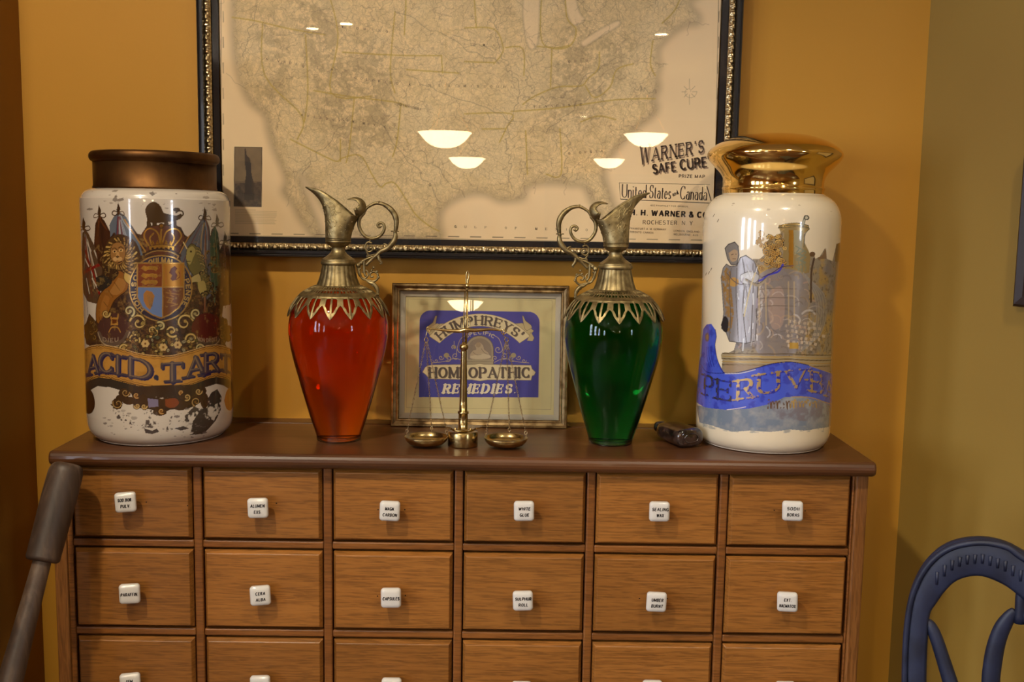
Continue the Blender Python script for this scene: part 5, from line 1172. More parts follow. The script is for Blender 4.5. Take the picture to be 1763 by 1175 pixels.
# central arched vignette: a seated child resting against a lying animal
cv.fill([(505,600),(505,500)]+[(590-84*math.cos(t), 500-78*math.sin(t)) for t in np.linspace(.1, PI-.1, 12)]+[(675,500),(675,600)], (150,136,112), edge=(90,80,70), ew=4)
cv.fill([(516,596),(516,505)]+[(590-72*math.cos(t), 505-68*math.sin(t)) for t in np.linspace(.1, PI-.1, 12)]+[(664,505),(664,596)], (128,114,100))
cv.fill([(560,480),(585,462),(610,480),(618,506),(645,530),(630,556),(560,552),(530,545),(548,515),(570,505)], (168,150,124), sm=True); cv.disc((582,478), 16, 16, color=(150,130,104)); cv.fill([(530,548),(600,532),(650,540),(654,558),(600,566),(540,562)], (184,168,140), sm=True)
cv.stroke([(548,520),(570,538),(600,536)], 2.5, (96,84,74), sm=True); cv.stroke([(600,500),(618,524),(640,536)], 2.5, (96,84,74), sm=True); cv.fill([(510,566),(664,566),(664,600),(510,600)], (150,138,112)); cv.stroke([(512,580),(664,580)], 2, (110,98,84))
rg = random.Random(12)
for s in (-1, 1):
    for (x, y, r, a, d) in ((112,505,26,0,1),(150,545,22,2,-1),(195,560,22,1,1),(238,555,16,3,-1),(270,575,14,0,1),(92,560,18,2,1),(160,490,14,1,-1)):
        cv.spiral((592+s*x, y), r, 1.1, a if s > 0 else PI-a, 3.6, CR2, d*s)
    cv.stroke([(592+s*90,585),(592+s*150,560),(592+s*220,580),(592+s*300,588)], 3, CR2, sm=True)
    cv.disc((592+s*205,542), 17, 15, color=(150,138,106)); cv.disc((592+s*155,492), 9, 12, color=(140,128,100)); cv.stroke([(592+s*158,475),(592+s*158,455)], 3, CR2)
# lower name plate
cv.fill([(240,645),(256,615),(272,605),(300,600),(560,597),(592,592),(620,597),(905,602),(912,625),(934,645),(925,664),(912,668),(906,695),(640,692),(592,700),(545,692),(280,686),(262,662)], CR, sm=False, edge=(110,96,76), ew=3)
for (ox, oy, c_) in ((3.5, 3.5, (128,112,88)), (0, 0, DK)):
    cv.text('HOMEOPATHIC', lambda u, v: (588+u+ox, 676-v+oy), 58, 610, c_, thick=.25, thin=.09, serif=.06, gap=.10)
for (ox, oy, c_) in ((3, 3, (30,30,90)), (0, 0, (216,204,176))):
    cv.text('REMEDIES.', lambda u, v: (588+u+ox, 772-v+oy), 50, 440, c_, thick=.34, thin=.12, serif=.10, gap=.16, slant=.25)
cv.stroke([(152,196),(1034,204),(1028,874),(140,862),(152,196)], 1.6, (130,118,90)) 
M_print = attr_mat('printed_paper', 0.6, 0.0)
def fpos(U, V): return np.stack([U, FB[1]+fU[1]*V+fN[1]*-.0090, FB[2]+fU[2]*V+fN[2]*-.0090], -1)
sheet('printed_sheet', cv, fpos, M_print, pic, origin=(float((fr_l+fr_r)/2), float(FB[1]), TOP))
mb = MB(); i = .013; v = [FP(fr_l+i, i, -.0030), FP(fr_r-i, i, -.0030), FP(fr_r-i, fr_h-i, -.0030), FP(fr_l+i, fr_h-i, -.0030)]
mb.add(v, [(0,1,2,3)]); M_glz = pane_mat('picture_glass'); mb.build('glass', M_glz, pic, smooth=False)

# ================================================================== THE BIG FRAMED MAP
MYf = WY-.032; MYg = WY-.022; MYs = WY-.016                 # frame front, glass, paper
mx0 = float(onY(338, 130, MYf)[0]); mx1 = float(onY(1277, 130, MYf)[0]); mz0 = float(onY(800, 448, MYf)[2]); mz1 = mz0+0.74
mp = empty('framed_map', ((mx0+mx1)/2, WY-.002, mz0), 'large old printed map in a black and gilt frame on the wall', 'framed map')
def MP(Yr): return lambda x, h, t: (x, Yr-t, h)
M_blk = mat('black_lacquer_frame', (26, 24, 26), 0.32, coat=0.3); M_slip = mat('matt_black_slip', (24, 21, 24), 0.7, spec=.2); M_gl2 = metal_mat('gilt_beading', (226, 208, 164), (146, 122, 84), 0.34, 300, 0.1)
P_ = lambda x, h, t: (x, WY-.002-t, h)
mb = MB(); frame_strip(mb, mx0, mx1, mz0, mz1, [(0, 0), (0, .024), (.0012, .0272), (.0035, .0280), (.0042, .0266), (.0056, .0268), (.0064, .0284), (.0105, .0286), (.0112, .0272), (.0120, .0255)], P_); mb.build('outer_moulding', M_blk, mp, smooth=False)
gw0, gw1 = .0120, .0235
mb = MB(); frame_strip(mb, mx0, mx1, mz0, mz1, [(gw1-.002, .0186), (gw1+.0010, .0184), (gw1+.0102, .0158), (gw1+.0102, .0140)], P_); mb.build('inner_black_slip', M_slip, mp, smooth=False)
def beading(axis, a0, a1, c0, sgn):
    """carved gilt leaf running strip"""
    Ls = a1-a0; nl = int(Ls/.0011); nw = 11; u = np.linspace(0, Ls, nl+1); w = np.linspace(0, 1, nw); U, Wd = np.meshgrid(u, w, indexing='ij')
    ph = U/.0168*2*PI; base = np.sin(Wd*PI)**.7*.0036
    lobes = .0021*np.abs(np.sin(ph/2+2.2*(Wd-.5)))**.8*np.sin(Wd*PI)+.0012*np.cos(ph*1.5-4*Wd)*np.sin(Wd*PI*2)**2+.0008*np.cos(ph*3)*np.sin(Wd*PI)
    Hh = .0225+base+lobes; X = a0+U; C_ = c0+sgn*(gw0+(gw1-gw0)*Wd)
    P = np.stack([X, WY-.002-Hh, C_], -1) if axis == 'x' else np.stack([C_, WY-.002-Hh, X], -1)
    mb = MB(); mb.add(P.reshape(-1, 3), grid_faces(nl+1, nw)); return mb.build('gilt_beading', M_gl2, mp)
beading('x', mx0+gw0, mx1-gw0, mz0, 1); beading('x', mx0+gw0, mx1-gw0, mz1, -1); beading('z', mz0+gw0, mz1-gw0, mx0, 1); beading('z', mz0+gw0, mz1-gw0, mx1, -1)
sx0, sx1, sz0, sz1 = mx0+gw1+.0125, mx1-gw1-.0125, mz0+gw1+.0095, mz1-gw1-.0125
cv = Canvas(sx0, sx1, sz0, sz1, 0.00095, (240, 212, 168)); cv.map = lambda p: (lambda q: (float(q[0]), float(q[2])))(onY(p[0], p[1], MYs)); cv.k = .001
n0 = vnoise((cv.H, cv.W), 260, 60, 3); n1 = vnoise((cv.H, cv.W), 70, 61); n2 = vnoise((cv.H, cv.W), 22, 62); n3 = vnoise((cv.H, cv.W), 5, 63, 3)
cv.c *= (.90+.10*n0+.08*n1)[..., None]
# coast line traced from the photo (top continues out of view)
coast = [(410,-360),(412,-200),(412,-80),(405,-40),(402,20),(402,60),(405,95),(412,130),(424,165),(436,180),(452,192),(460,205),(462,222),(470,250),(478,270),(488,290),(494,310),(492,322),(486,328),(494,340),(505,350),(514,370),(524,385),(534,400),(540,410),(556,412),(552,398),(544,380),(536,360),(528,340),(520,318),(514,300),(520,298),(530,310),(542,330),(554,352),(570,372),(590,392),(612,404),(650,410),(700,412),(760,412),(756,390),(758,366),(770,352),(790,340),(806,334),(820,332),(840,334),(860,345),(885,344),(905,340),(900,330),(915,318),(940,314),(965,314),(985,318),(1000,316),(1012,328),(1018,345),(1030,365),(1040,385),(1052,392),(1060,380),(1058,360),(1048,330),(1038,300),(1046,276),(1066,250),(1088,226),(1102,216),(1126,196),(1132,184),(1124,172),(1134,150),(1128,130),(1136,118),(1130,90),(1142,70),(1156,58),(1172,46),(1190,40),(1204,40),(1200,24),(1186,10),(1192,-10),(1205,-30),(1200,-360)]
land = np.zeros((cv.H, cv.W)); x, y = cv._px(spl(coast, 3)); b = cv.box(x, y, 2); ins = cv.inside(x, y, b); land[b[2]:b[3], b[0]:b[1]] = ins
def blur(a, r):
    k = np.ones(2*r+1)/(2*r+1)
    for _ in range(2):
        a = np.apply_along_axis(lambda m_: np.convolve(m_, k, 'same'), 0, a); a = np.apply_along_axis(lambda m_: np.convolve(m_, k, 'same'), 1, a)
    return a
lb = blur(land, 8); lb2 = blur(land, 2)
full = (slice(0, cv.H), slice(0, cv.W))
cv.blend(full, lb*.5, (226, 200, 142), 0)
ring = np.clip(4*lb*(1-lb), 0, 1); cv.blend(full, ring*.40, (112, 96, 80), 0)
cv.blend(full, lb2*np.clip((n2-.48)*4, 0, .28), (196, 172, 122), 0); cv.blend(full, lb2*np.clip((n3-.45)*4, 0, .16), (140, 122, 98), 0)
cv.blend(full, lb2*np.clip((.46-n1)*5, 0, .45), (226, 204, 160), 0)
mtn = np.zeros((cv.H, cv.W)); 
for (a, b_, r) in (((460,40),(470,170),20),((540,30),(600,230),34),((640,90),(640,250),26),((1000,60),(960,200),26),((1060,90),(1000,190),30)):
    xx, yy = cv._px([a, b_]); q = cv.seg(xx[0], yy[0], xx[1], yy[1], r*2, 0, 1, 0, None, soft=30)
    if q: bb, aa = q; v = mtn[bb[2]:bb[3], bb[0]:bb[1]]; np.maximum(v, aa[:v.shape[0], :v.shape[1]], out=v)
cv.blend(full, np.clip(blur(mtn, 12)*np.clip((n3*.6+n2*.6-.45)*3, 0, 1)*.6, 0, .34), (130, 114, 84), 0)
lakes = np.zeros((cv.H, cv.W))
for pts in ([(905,-40),(900,20),(906,70),(916,86),(926,72),(929,20),(928,-40)], [(985,-40),(996,16),(1006,34),(988,44),(976,20),(970,-30)], [(1000,72),(1030,52),(1062,36),(1066,44),(1030,66),(1006,80)]):       # great lakes
    xx, yy = cv._px(pts); bq = cv.box(xx, yy, 2); lakes[bq[2]:bq[3], bq[0]:bq[1]] = np.maximum(lakes[bq[2]:bq[3], bq[0]:bq[1]], cv.inside(xx, yy, bq)*.8)
    cv.fill(pts, (234,208,166), sm=True, alpha=.85); cv.stroke(pts+[pts[0]], 3.5, (150,132,104), sm=True, alpha=.35, soft=2.5)
YB = (186, 156, 60)
borders = [[(933,-20),(931,60),(945,82),(980,80),(992,52),(976,30),(973,-20)],[(400,30),(440,36),(500,50),(560,60)],[(452,40),(456,130),(520,200),(512,240)],[(526,60),(530,155),(524,210)],[(560,-30),(582,60),(570,160),(640,166)],[(680,20),(672,120),(680,160)],[(590,90),(680,95),(760,96)],
 [(610,168),(602,250),(596,280)],[(540,156),(600,166),(680,176),(700,184)],[(690,180),(684,240),(676,270)],[(700,120),(790,126)],[(500,240),(560,270),(580,278),(590,272),(620,268),(640,300),(655,322),(665,316),(680,316),(700,345),(716,370),(740,390),(756,398)],[(586,278),(586,240)],
 [(800,48),(850,50),(866,80),(862,96),(850,110)],[(800,106),(850,108)],[(800,196),(880,196),(872,220),(860,245)],[(880,192),(960,186),(1060,172),(1128,170)],[(900,180),(920,166),(960,150),(1000,148),(1012,136),(1030,118),(1032,90)],[(1008,148),(1024,168),(1050,150),(1062,120),(1090,110)],[(925,80),(960,82),(980,78)],[(1124,70),(1120,110),(1128,130)],
 [(905,225),(908,300)],[(964,222),(966,300),(940,300)],[(1000,210),(1030,200),(1060,206)],[(870,222),(830,222)],[(1140,40),(1160,20),(1170,0)],[(700,-20),(696,60)],[(760,96),(762,126)],[(816,-10),(820,48)],[(870,82),(900,84),(902,130)],[(950,84),(948,150)]]
for bd in borders:
    cv.stroke(bd, 2.8, (196,170,84), sm=True, alpha=.55); cv.stroke(bd, 1.1, YB, sm=True, alpha=.75)
rg = random.Random(77)
def wiggle(a, b, n, amp):
    P = [a]; 
    for i in range(1, n): t = i/n; P.append((a[0]+(b[0]-a[0])*t+rg.uniform(-amp, amp), a[1]+(b[1]-a[1])*t+rg.uniform(-amp, amp)))
    return P+[b]
for a, b_ in (((850,-10),(860,80)),((860,80),(895,160)),((895,160),(870,240)),((870,240),(885,335)),((680,20),(860,110)),((700,130),(890,210)),((640,200),(760,350)),((720,260),(800,340)),((960,170),(900,170)),((1060,100),(960,168)),((1040,140),(940,230)),((560,60),(470,60)),((440,10),(420,100)),((600,200),(520,300)),((980,230),(970,316)),((1090,150),(1130,160)),((920,160),(905,130)),((780,60),(850,90))):
    cv.stroke(wiggle(a, b_, 14, 5), 1.2, (110, 98, 84), sm=True, alpha=.55)
for i in range(520):                       # fine printed roads and creeks
    x_ = rg.uniform(405, 1190); y_ = rg.uniform(-20, 330); 
    u_, v_ = cv.map((x_, y_)); iu, iv = int((u_-cv.u0)/cv.res), int((v_-cv.v0)/cv.res)
    if not (0 <= iu < cv.W and 0 <= iv < cv.H) or land[iv, iu] < .5: continue
    a = rg.uniform(0, 2*PI); l = rg.uniform(12, 46); cv.stroke(wiggle((x_, y_), (x_+l*math.cos(a), y_+l*math.sin(a)), 6, 3), .8, rg.choice([(100,88,76),(120,100,80),(130,96,84)]), sm=True, alpha=.45)
# engraved vignette, lower left: a tall statue above a harbour
q = [(404,253),(451,254),(450,356),(403,355)]; cv.fill(q, (112,94,74)); cv.fill([(404,253),(451,254),(451,312),(404,312)], (132,112,86), mask=np.clip(n2*1.4, 0, 1)); cv.fill([(405,316),(450,314),(450,356),(403,355)], (70,60,54), mask=np.clip(n3*1.6, 0, 1))
cv.fill([(421,256),(423,256),(425,268),(430,273),(432,282),(433,300),(436,312),(438,345),(420,345),(422,312),(424,300),(422,284),(421,270)], (58,50,46)); cv.stroke(q+[q[0]], 1.2, (80,66,54))
for i in range(10): cv.stroke([(405,361+i*2.6),(474+rg.uniform(-3,3) if i else 440,362+i*2.6)], .9, (120,104,84), alpha=.45)
# neat line and graduated border
for off, w in ((0, 1.1), (3.2, .7)): cv.stroke([(379.5-off,-300),(381.5-off,406+off),(800,412+off),(1229+off,421+off),(1243+off,-300)], w, (70,54,44), alpha=.8)
for i in range(22): cv.stroke([(392+i*38,402+i*.55),(410+i*38,402.3+i*.55)], 1.5, (60,48,40), alpha=.8)
for i in range(9):
    cv.stroke([(384,20+i*44),(384.5,38+i*44)], 1.4, (60,48,40), alpha=.7); cv.stroke([(1238-i*.7,20+i*44),(1237-i*.7,38+i*44)], 1.4, (60,48,40), alpha=.7)
cv.spiral((1187,158), 13, 1, 0, .9, (130,110,90), alpha=.5); 
for a in range(8): cv.stroke([(1187+5*math.cos(a*PI/4),158+5*math.sin(a*PI/4)),(1187+(22 if a == 6 or a == 2 else 13)*math.cos(a*PI/4),158+(22 if a in (2,6) else 13)*math.sin(a*PI/4))], .9, (110,94,78), alpha=.6)
cv.land = np.clip(lb2*(1-lakes), 0, 1)
M_map = attr_mat('old_map_paper', 0.7, 0.0)
# engraved county mesh over the land
at = [n for n in M_map.node_tree.nodes if n.type == 'ATTRIBUTE'][0]; al = N(M_map, 'ShaderNodeAttribute', attribute_name='land'); tc = N(M_map, 'ShaderNodeTexCoord')
nzv = N(M_map, 'ShaderNodeTexNoise', Scale=60.0, Detail=2.0); L(M_map, tc.outputs['Object'], nzv.inputs['Vector'])
ad = N(M_map, 'ShaderNodeVectorMath', operation='MULTIPLY_ADD'); L(M_map, nzv.outputs['Color'], ad.inputs[0]); ad.inputs[1].default_value = (.02, .02, .02); L(M_map, tc.outputs['Object'], ad.inputs[2])
cur = at.outputs['Color']
for scl, thr, col_, am in ((95., .06, (116, 98, 80), .24), (230., .10, (112, 96, 80), .20), (34., .02, (110, 84, 70), .35)):
    vo = N(M_map, 'ShaderNodeTexVoronoi', feature='DISTANCE_TO_EDGE', Scale=scl); L(M_map, ad.outputs[0], vo.inputs['Vector'])
    mr = N(M_map, 'ShaderNodeMapRange'); L(M_map, vo.outputs['Distance'], mr.inputs[0]); mr.inputs[1].default_value = 0; mr.inputs[2].default_value = thr; mr.inputs[3].default_value = am; mr.inputs[4].default_value = 0
    mu = N(M_map, 'ShaderNodeMath', operation='MULTIPLY'); L(M_map, mr.outputs[0], mu.inputs[0]); L(M_map, al.outputs['Fac'], mu.inputs[1])
    mi = N(M_map, 'ShaderNodeMixRGB'); L(M_map, mu.outputs[0], mi.inputs[0]); L(M_map, cur, mi.inputs[1]); mi.inputs[2].default_value = rgba(col_); cur = mi.outputs[0]
L(M_map, cur, bsdf(M_map).inputs['Base Color'])
sheet('map_sheet', cv, lambda U, V: np.stack([U, np.full_like(U, MYs), V], -1), M_map, mp, origin=((mx0+mx1)/2, WY-.002, mz0))
# printed lettering of the title block and the state names
M_tx = mat('printing_ink', (74, 58, 50), 0.7); M_ts = mat('printed_shadow_tone', (166, 140, 116), 0.7); M_tg = mat('pale_printing_ink', (132, 112, 94), 0.7)
mb = MB()
def flat(x0, y0, x1, y1, lift=.0004):
    """text frame whose baseline runs from pixel (x0,y0) to (x1,y1)"""
    a = onY(x0, y0, MYs); b = onY(x1, y1, MYs); d = (b-a); Ls = float(np.hypot(d[0], d[2])); d = d/Ls; up = np.array([-d[2], 0, d[0]]); m = (a+b)/2
    return (lambda u, v: m+d*u+up*v+np.array([0, -lift, 0])), Ls
def line(txt, x0, y0, x1, y1, h, mi=0, lift=.0004, **kw):
    fn, Ls = flat(x0, y0, x1, y1, lift); add_text(mb, txt, fn, h*.001, Ls, mi=mi, **kw)
def warn(mi, lift, ox, oy):
    # first word drawn falling and growing at its left end
    a0 = onY(1101+ox, 281+oy, MYs); sg, Wt = text_segments("WARNER'S", thick=.25, thin=.09, serif=.06, gap=.10)
    def f(u, v):
        t = u/Wt; base = np.interp(t, [0, .16, 1], [285, 277, 262]); hh = np.interp(t, [0, .14, .2, 1], [32, 30, 22, 20]); x = 1103+108*t
        return onY(x+ox+0*v, base+oy-hh*v, MYs)-np.array([0, lift, 0])
    for a, b, c, d, t in sg:
        p, q = np.array([a, b]), np.array([c, d]); dr = q-p; l_ = np.hypot(*dr)+1e-9; nm = np.array([-dr[1]*.72, dr[0]*1.3])/l_*t*.5*.9
        quad = [p+nm, p-nm, q-nm, q+nm]; mb.add([f(k_[0], k_[1]) for k_ in quad], [(0,1,2,3)], mi)
warn(1, .0003, 2, 3); warn(0, .0005, 0, 0)
for mi, lf, o_ in ((1, .0003, 2.2), (0, .0005, 0)):
    line('SAFE', 1125+o_, 299+o_, 1164+o_, 294+o_, 15, mi, lf, thick=.2, thin=.15, gap=.14); line('CURE', 1172+o_, 292+o_, 1217+o_, 287+o_, 16, mi, lf, thick=.2, thin=.15, gap=.14)
line('PRIZE MAP', 1169, 306, 1213, 307, 5.2, thick=.2, thin=.14); 
line('United', 1071, 340, 1112, 341, 22, thick=.085, thin=.035, serif=.05, gap=.17); line('States', 1118, 341, 1154, 343, 22, thick=.085, thin=.035, serif=.05, gap=.17); line('and', 1159, 338, 1168, 334, 7, thick=.2, thin=.12, mi=2); line('Canada', 1171, 343, 1216, 345, 22, thick=.085, thin=.035, serif=.05, gap=.17)
for (a, b_, w, m_) in (((1066,315),(1222,318),.5,0),((1066,315),(1068,343),.5,0),((1068,343),(1222,350),1.2,0),((1217,321),(1225,349),1.6,0)):
    p, q = onY(*a, MYs), onY(*b_, MYs); d = q-p; d /= np.linalg.norm(d); n_ = np.array([-d[2], 0, d[0]])*w*.0005; z_o = np.array([0, -.0004, 0]); mb.add([p+n_+z_o, p-n_+z_o, q-n_+z_o, q+n_+z_o], [(0,1,2,3)], m_)
line('SEE PAMPHLET FOR OPINION', 1120, 355, 1184, 357, 2.2, mi=2, thick=.18); line('H. H. WARNER & CO.', 1086, 370, 1222, 375, 8.6, thick=.34, thin=.24, gap=.16)
line('ROCHESTER, N. Y.'.replace(',', '.'), 1107, 386, 1195, 388, 6.6, thick=.14, thin=.10); line('FRANKFURT A. M. GERMANY.', 1084, 395, 1148, 397, 3, mi=2, thick=.16); line('TORONTO. CANADA.', 1084, 401, 1126, 402.5, 3, mi=2, thick=.16)
line('LONDON. ENGLAND.', 1160, 399, 1205, 401, 3, mi=2, thick=.16); line('MELBOURNE. AUS.', 1160, 405, 1203, 407, 3, mi=2, thick=.16)
for t_, x0, y0, x1, y1 in (('NEVADA', 460, 104, 510, 112), ('UTAH', 522, 116, 596, 124), ('COLORADO', 612, 136, 684, 146), ('KANSAS', 706, 148, 790, 150), ('ARIZONA', 520, 200, 584, 210), ('NEW MEXICO', 590, 208, 672, 222), ('WYOMING', 590, 48, 666, 56), ('TEXAS', 682, 240, 740, 320), ('INDIAN TER.', 682, 180, 724, 190), ('GULF OF MEXICO', 784, 392, 1010, 398), ('TENNESSEE', 920, 186, 1000, 182), ('GEORGIA', 980, 266, 1036, 262), ('IOWA', 800, 78, 850, 80), ('OHIO', 980, 108, 1010, 106), ('MISSOURI', 800, 150, 880, 152)):
    sg_, n_ = t_, len(t_)
    for i, chh in enumerate(t_):
        if chh == ' ': continue
        tt_ = i/(n_-1); x_, y_ = x0+(x1-x0)*tt_, y0+(y1-y0)*tt_; line(chh, x_-1.4, y_, x_+1.4, y_+.02*2.8, 3.6 if chh != 'I' else 3.6, mi=2 if i % 2 else 0, thick=.2, thin=.1, serif=.05) if chh not in ".I" else line('I', x_-.1, y_, x_+.1, y_, 3.6, mi=2, thick=.2)
mb.build('printed_lettering', [M_tx, M_ts, M_tg], mp, smooth=False, recalc=False)
mb = MB(); mb.add([(sx0-.0155, MYg, sz0-.0155), (sx1+.0155, MYg, sz0-.0155), (sx1+.0155, MYg, sz1+.0155), (sx0-.0155, MYg, sz1+.0155)], [(0,1,2,3)]); mb.build('glass', M_glz, mp, smooth=False)

# ================================================================== LYING FLASK
fl_c = onZ(1158, 755, TOP); FL = np.array([float(fl_c[0]), 0.085, TOP+.0157])
fl = empty('glass_flask', tuple(FL-np.array([0, 0, .0157])), 'small dark brown glass flask lying on its side beside the green ewer', 'flask')
M_fl = mat('dark_brown_glass', (30, 20, 18), 0.10, coat=1.0); nzf = N(M_fl, 'ShaderNodeTexNoise', Scale=90.0, Detail=3.0); tcf = N(M_fl, 'ShaderNodeTexCoord'); L(M_fl, tcf.outputs['Object'], nzf.inputs['Vector'])
rf = ramp(M_fl, nzf.outputs['Fac'], [(.4, (24, 16, 14)), (.6, (62, 46, 40))]); L(M_fl, rf.outputs[0], bsdf(M_fl).inputs['Base Color']); bump(M_fl, nzf.outputs['Fac'], .35, .0015)
fwd = np.array([math.sin(R(-22)), math.cos(R(22)), 0.0]); sd = np.array([math.cos(R(22)), math.sin(R(22)), 0.0]); B0 = FL+fwd*-.028+sd*.008
st = [(0, .70, .62), (.0015, .88, .84), (.005, .98, .97), (.012, 1.0, 1.0), (.045, 1.0, 1.0), (.062, .98, .95), (.072, .86, .82), (.079, .60, .62), (.083, .42, .5), (.093, .36, .46), (.094, .44, .56), (.099, .44, .56), (.100, .30, .4)]
st = smooth_path(st, 3); mb = MB(); v = []; nn = 40
for (d, a, b_) in st:
    for t in np.linspace(0, 2*PI, nn, endpoint=False):
        cx = math.copysign(abs(math.cos(t))**.62, math.cos(t)); sz = math.copysign(abs(math.sin(t))**.8, math.sin(t)); v.append(B0+fwd*d+sd*(.0245*a*cx)+np.array([0, 0, .0155*b_*sz]))
f = grid_faces(len(st), nn, True)+[tuple(range(nn)), tuple((len(st)-1)*nn+i for i in range(nn))[::-1]]; mb.add(v, f); mb.build('flask_body', M_fl, fl)
mb = MB(); pts = [B0+fwd*.0001-fwd*.0004+sd*(.012*math.copysign(abs(math.cos(t))**.7, math.cos(t)))+np.array([0, 0, .007*math.sin(t)]) for t in np.linspace(0, 2*PI, 24)]; tube(mb, pts, .0008, 6, k=1); mb.build('base_ring', M_fl, fl)

# ================================================================== WOODEN PESTLE LEANING AT THE LEFT
M_pes = wood('weathered_dark_wood', (34, 25, 19), (68, 52, 42), (116, 96, 80), 'z', .6, .5, rays=False, rnd=0)
PYt, PYb = -0.055, -0.17
def pp(x, y, Y): return onY(x, y, Y)
top_p = pp(113, 815, PYt); low_p = pp(17, 1175, PYb); axd = low_p-top_p; neck_p = top_p+axd*float(.435)
axd = neck_p-top_p; Lh = np.linalg.norm(axd); axd /= Lh; low = neck_p+axd*1.0
t_floor = (neck_p[2]-0.0)/-axd[2]; foot = neck_p+axd*(t_floor-.002)
pes = empty('wooden_pestle', tuple(foot), 'long dark wooden pestle with thick cylindrical head, leaning left of the chest', 'pestle')
def axlathe(mb, base, ax, prof, n=40):
    u = np.cross(ax, [0, 1, 0]); u /= np.linalg.norm(u); w = np.cross(ax, u); v = []
    for r, d in prof:
        for t in np.linspace(0, 2*PI, n, endpoint=False): v.append(base+ax*d+r*(u*math.cos(t)+w*math.sin(t)))
    mb.add(v, grid_faces(len(prof), n, True)); return mb
kp = .00083
mb = MB(); axlathe(mb, top_p, axd, spl([(.001, -.0145), (.014, -.0140), (.020, -.011), (.0234, -.004), (.0243, .006), (.0246, .04), (.0240, Lh*.6), (.0234, Lh-.012), (.0234, Lh-.004), (.0205, Lh), (.014, Lh+.001), (.001, Lh+.001)], 4)); mb.build('pestle_head', M_pes, pes)
mb = MB(); axlathe(mb, neck_p, axd, spl([(.0125, -.002), (.0130, .02), (.0150, .10), (.0180, .22), (.0200, .55), (.022, t_floor*.9), (.022, t_floor-.012), (.018, t_floor-.005), (.001, t_floor-.004)], 4)); mb.build('pestle_shaft', M_pes, pes)

# ================================================================== BLUE CHAIR AT THE RIGHT
M_chair = mat('dark_blue_painted_wood', (36, 42, 66), 0.5); ncz = N(M_chair, 'ShaderNodeTexNoise', Scale=30.0, Detail=4.0); tcc = N(M_chair, 'ShaderNodeTexCoord'); L(M_chair, tcc.outputs['Object'], ncz.inputs['Vector'])
rc = ramp(M_chair, ncz.outputs['Fac'], [(.35, (24, 29, 50)), (.65, (36, 43, 70))]); L(M_chair, rc.outputs[0], bsdf(M_chair).inputs['Base Color'])
cP = np.array([0.66, -0.18, 0.0]); cN = np.array([-math.sin(R(28)), -math.cos(R(28)), 0.0]); cR = np.array([math.cos(R(28)), -math.sin(R(28)), 0.0])
def CJ(px, py): q = onPlane(px, py, cP, cN); return (float(np.dot(q-cP, cR)), float(q[2]))
def CP3(a, z, t): return cP+cR*a+np.array([0, 0, z])-cN*t
c_mid = CJ(1727, 1240)[0]
def mir(pts): return pts+[(2*c_mid-a, z) for a, z in pts[::-1]]
outL = [CJ(*p) for p in ((1553,1240),(1554,1175),(1555,1120),(1558,1070),(1565,1025),(1578,990),(1596,962),(1620,941),(1650,929),(1690,925),(1730,933),(1763,950),(1810,978),(1850,1014),(1880,1062),(1894,1130),(1898,1190),(1900,1240))]
inL = [CJ(*p) for p in ((1596,1240),(1595,1175),(1597,1110),(1601,1060),(1612,1040),(1626,1020),(1645,1001),(1668,992),(1690,991),(1712,998),(1735,1010),(1758,1028),(1795,1056),(1826,1096),(1840,1140),(1845,1190),(1846,1240))]
outp, inp_ = outL, inL
ch = empty('dining_chair', tuple(cP+cR*c_mid*1.0), 'dark blue painted wooden chair with an arched open back, at the right edge', 'chair')
bot = min(outp[0][1], outp[-1][1])
def loop_solid(mb, outer, inner, t0, t1):
    n = 90
    def rs(P):
        P = smooth_path(P, 6); s_ = np.concatenate([[0], np.cumsum(np.hypot(*np.diff(P, axis=0).T))]); u = np.linspace(0, s_[-1], n); return np.stack([np.interp(u, s_, P[:, 0]), np.interp(u, s_, P[:, 1])], -1)
    A, B = rs(outer), rs(inner); m = 12; v = []
    for i in range(n):
        c0 = (A[i]+B[i])/2; h = (A[i]-B[i])/2
        for k in range(m):
            t = 2*PI*k/m; cc = math.copysign(abs(math.cos(t))**.38, math.cos(t)); ss = math.copysign(abs(math.sin(t))**.38, math.sin(t))
            q = c0+h*cc; v.append(CP3(q[0], q[1], (t0+t1)/2+(t1-t0)/2*ss))
    mb.add(v, grid_faces(n, m, True)+[tuple(range(m)), tuple((n-1)*m+k for k in range(m))[::-1]]); return mb
def mirp(P): return list(P)+[(2*c_mid-a, z) for a, z in list(P)[::-1]][1:]
mb = MB(); loop_solid(mb, outp, inp_, -.012, .014); 
mo = [(a*1.0, z) for a, z in outp]; 
for P in ([(a+.004*(1 if a < c_mid else -1), z-.004) for a, z in outp],):
    tube(mb, [CP3(a, z, -.0125) for a, z in P], .0042, 8, k=4)
for k in range(15):
    px = 1588+k*13; po = np.interp(px, [1578,1596,1620,1650,1690,1730,1763,1800], [990,962,941,929,925,933,950,972]); pi = np.interp(px, [1601,1612,1626,1645,1668,1690,1712,1735,1758,1795], [1062,1040,1020,1001,992,991,998,1010,1028,1056])
    if px < 1610: continue
    a1_, z1_ = CJ(px+1, po*.62+pi*.38); a2_, z2_ = CJ(px, po*.38+pi*.62); tube(mb, [CP3(a1_, z1_, -.0115), CP3(a2_, z2_, -.0118)], [.0028, .0018], 8, k=1)
mb.build('back_loop', M_chair, ch)
sl = [CJ(*p) for p in ((1594,1072),(1602,1078),(1612,1100),(1625,1140),(1636,1175),(1650,1220),(1668,1290))]
for s in (1, -1):
    mb = MB(); P = [(a if s > 0 else 2*c_mid-a, z) for a, z in sl]; tube(mb, [CP3(a, z, 0) for a, z in P], [.006, .0085, .0095, .0105, .011], 12, k=4); mb.build('back_slat', M_chair, ch)
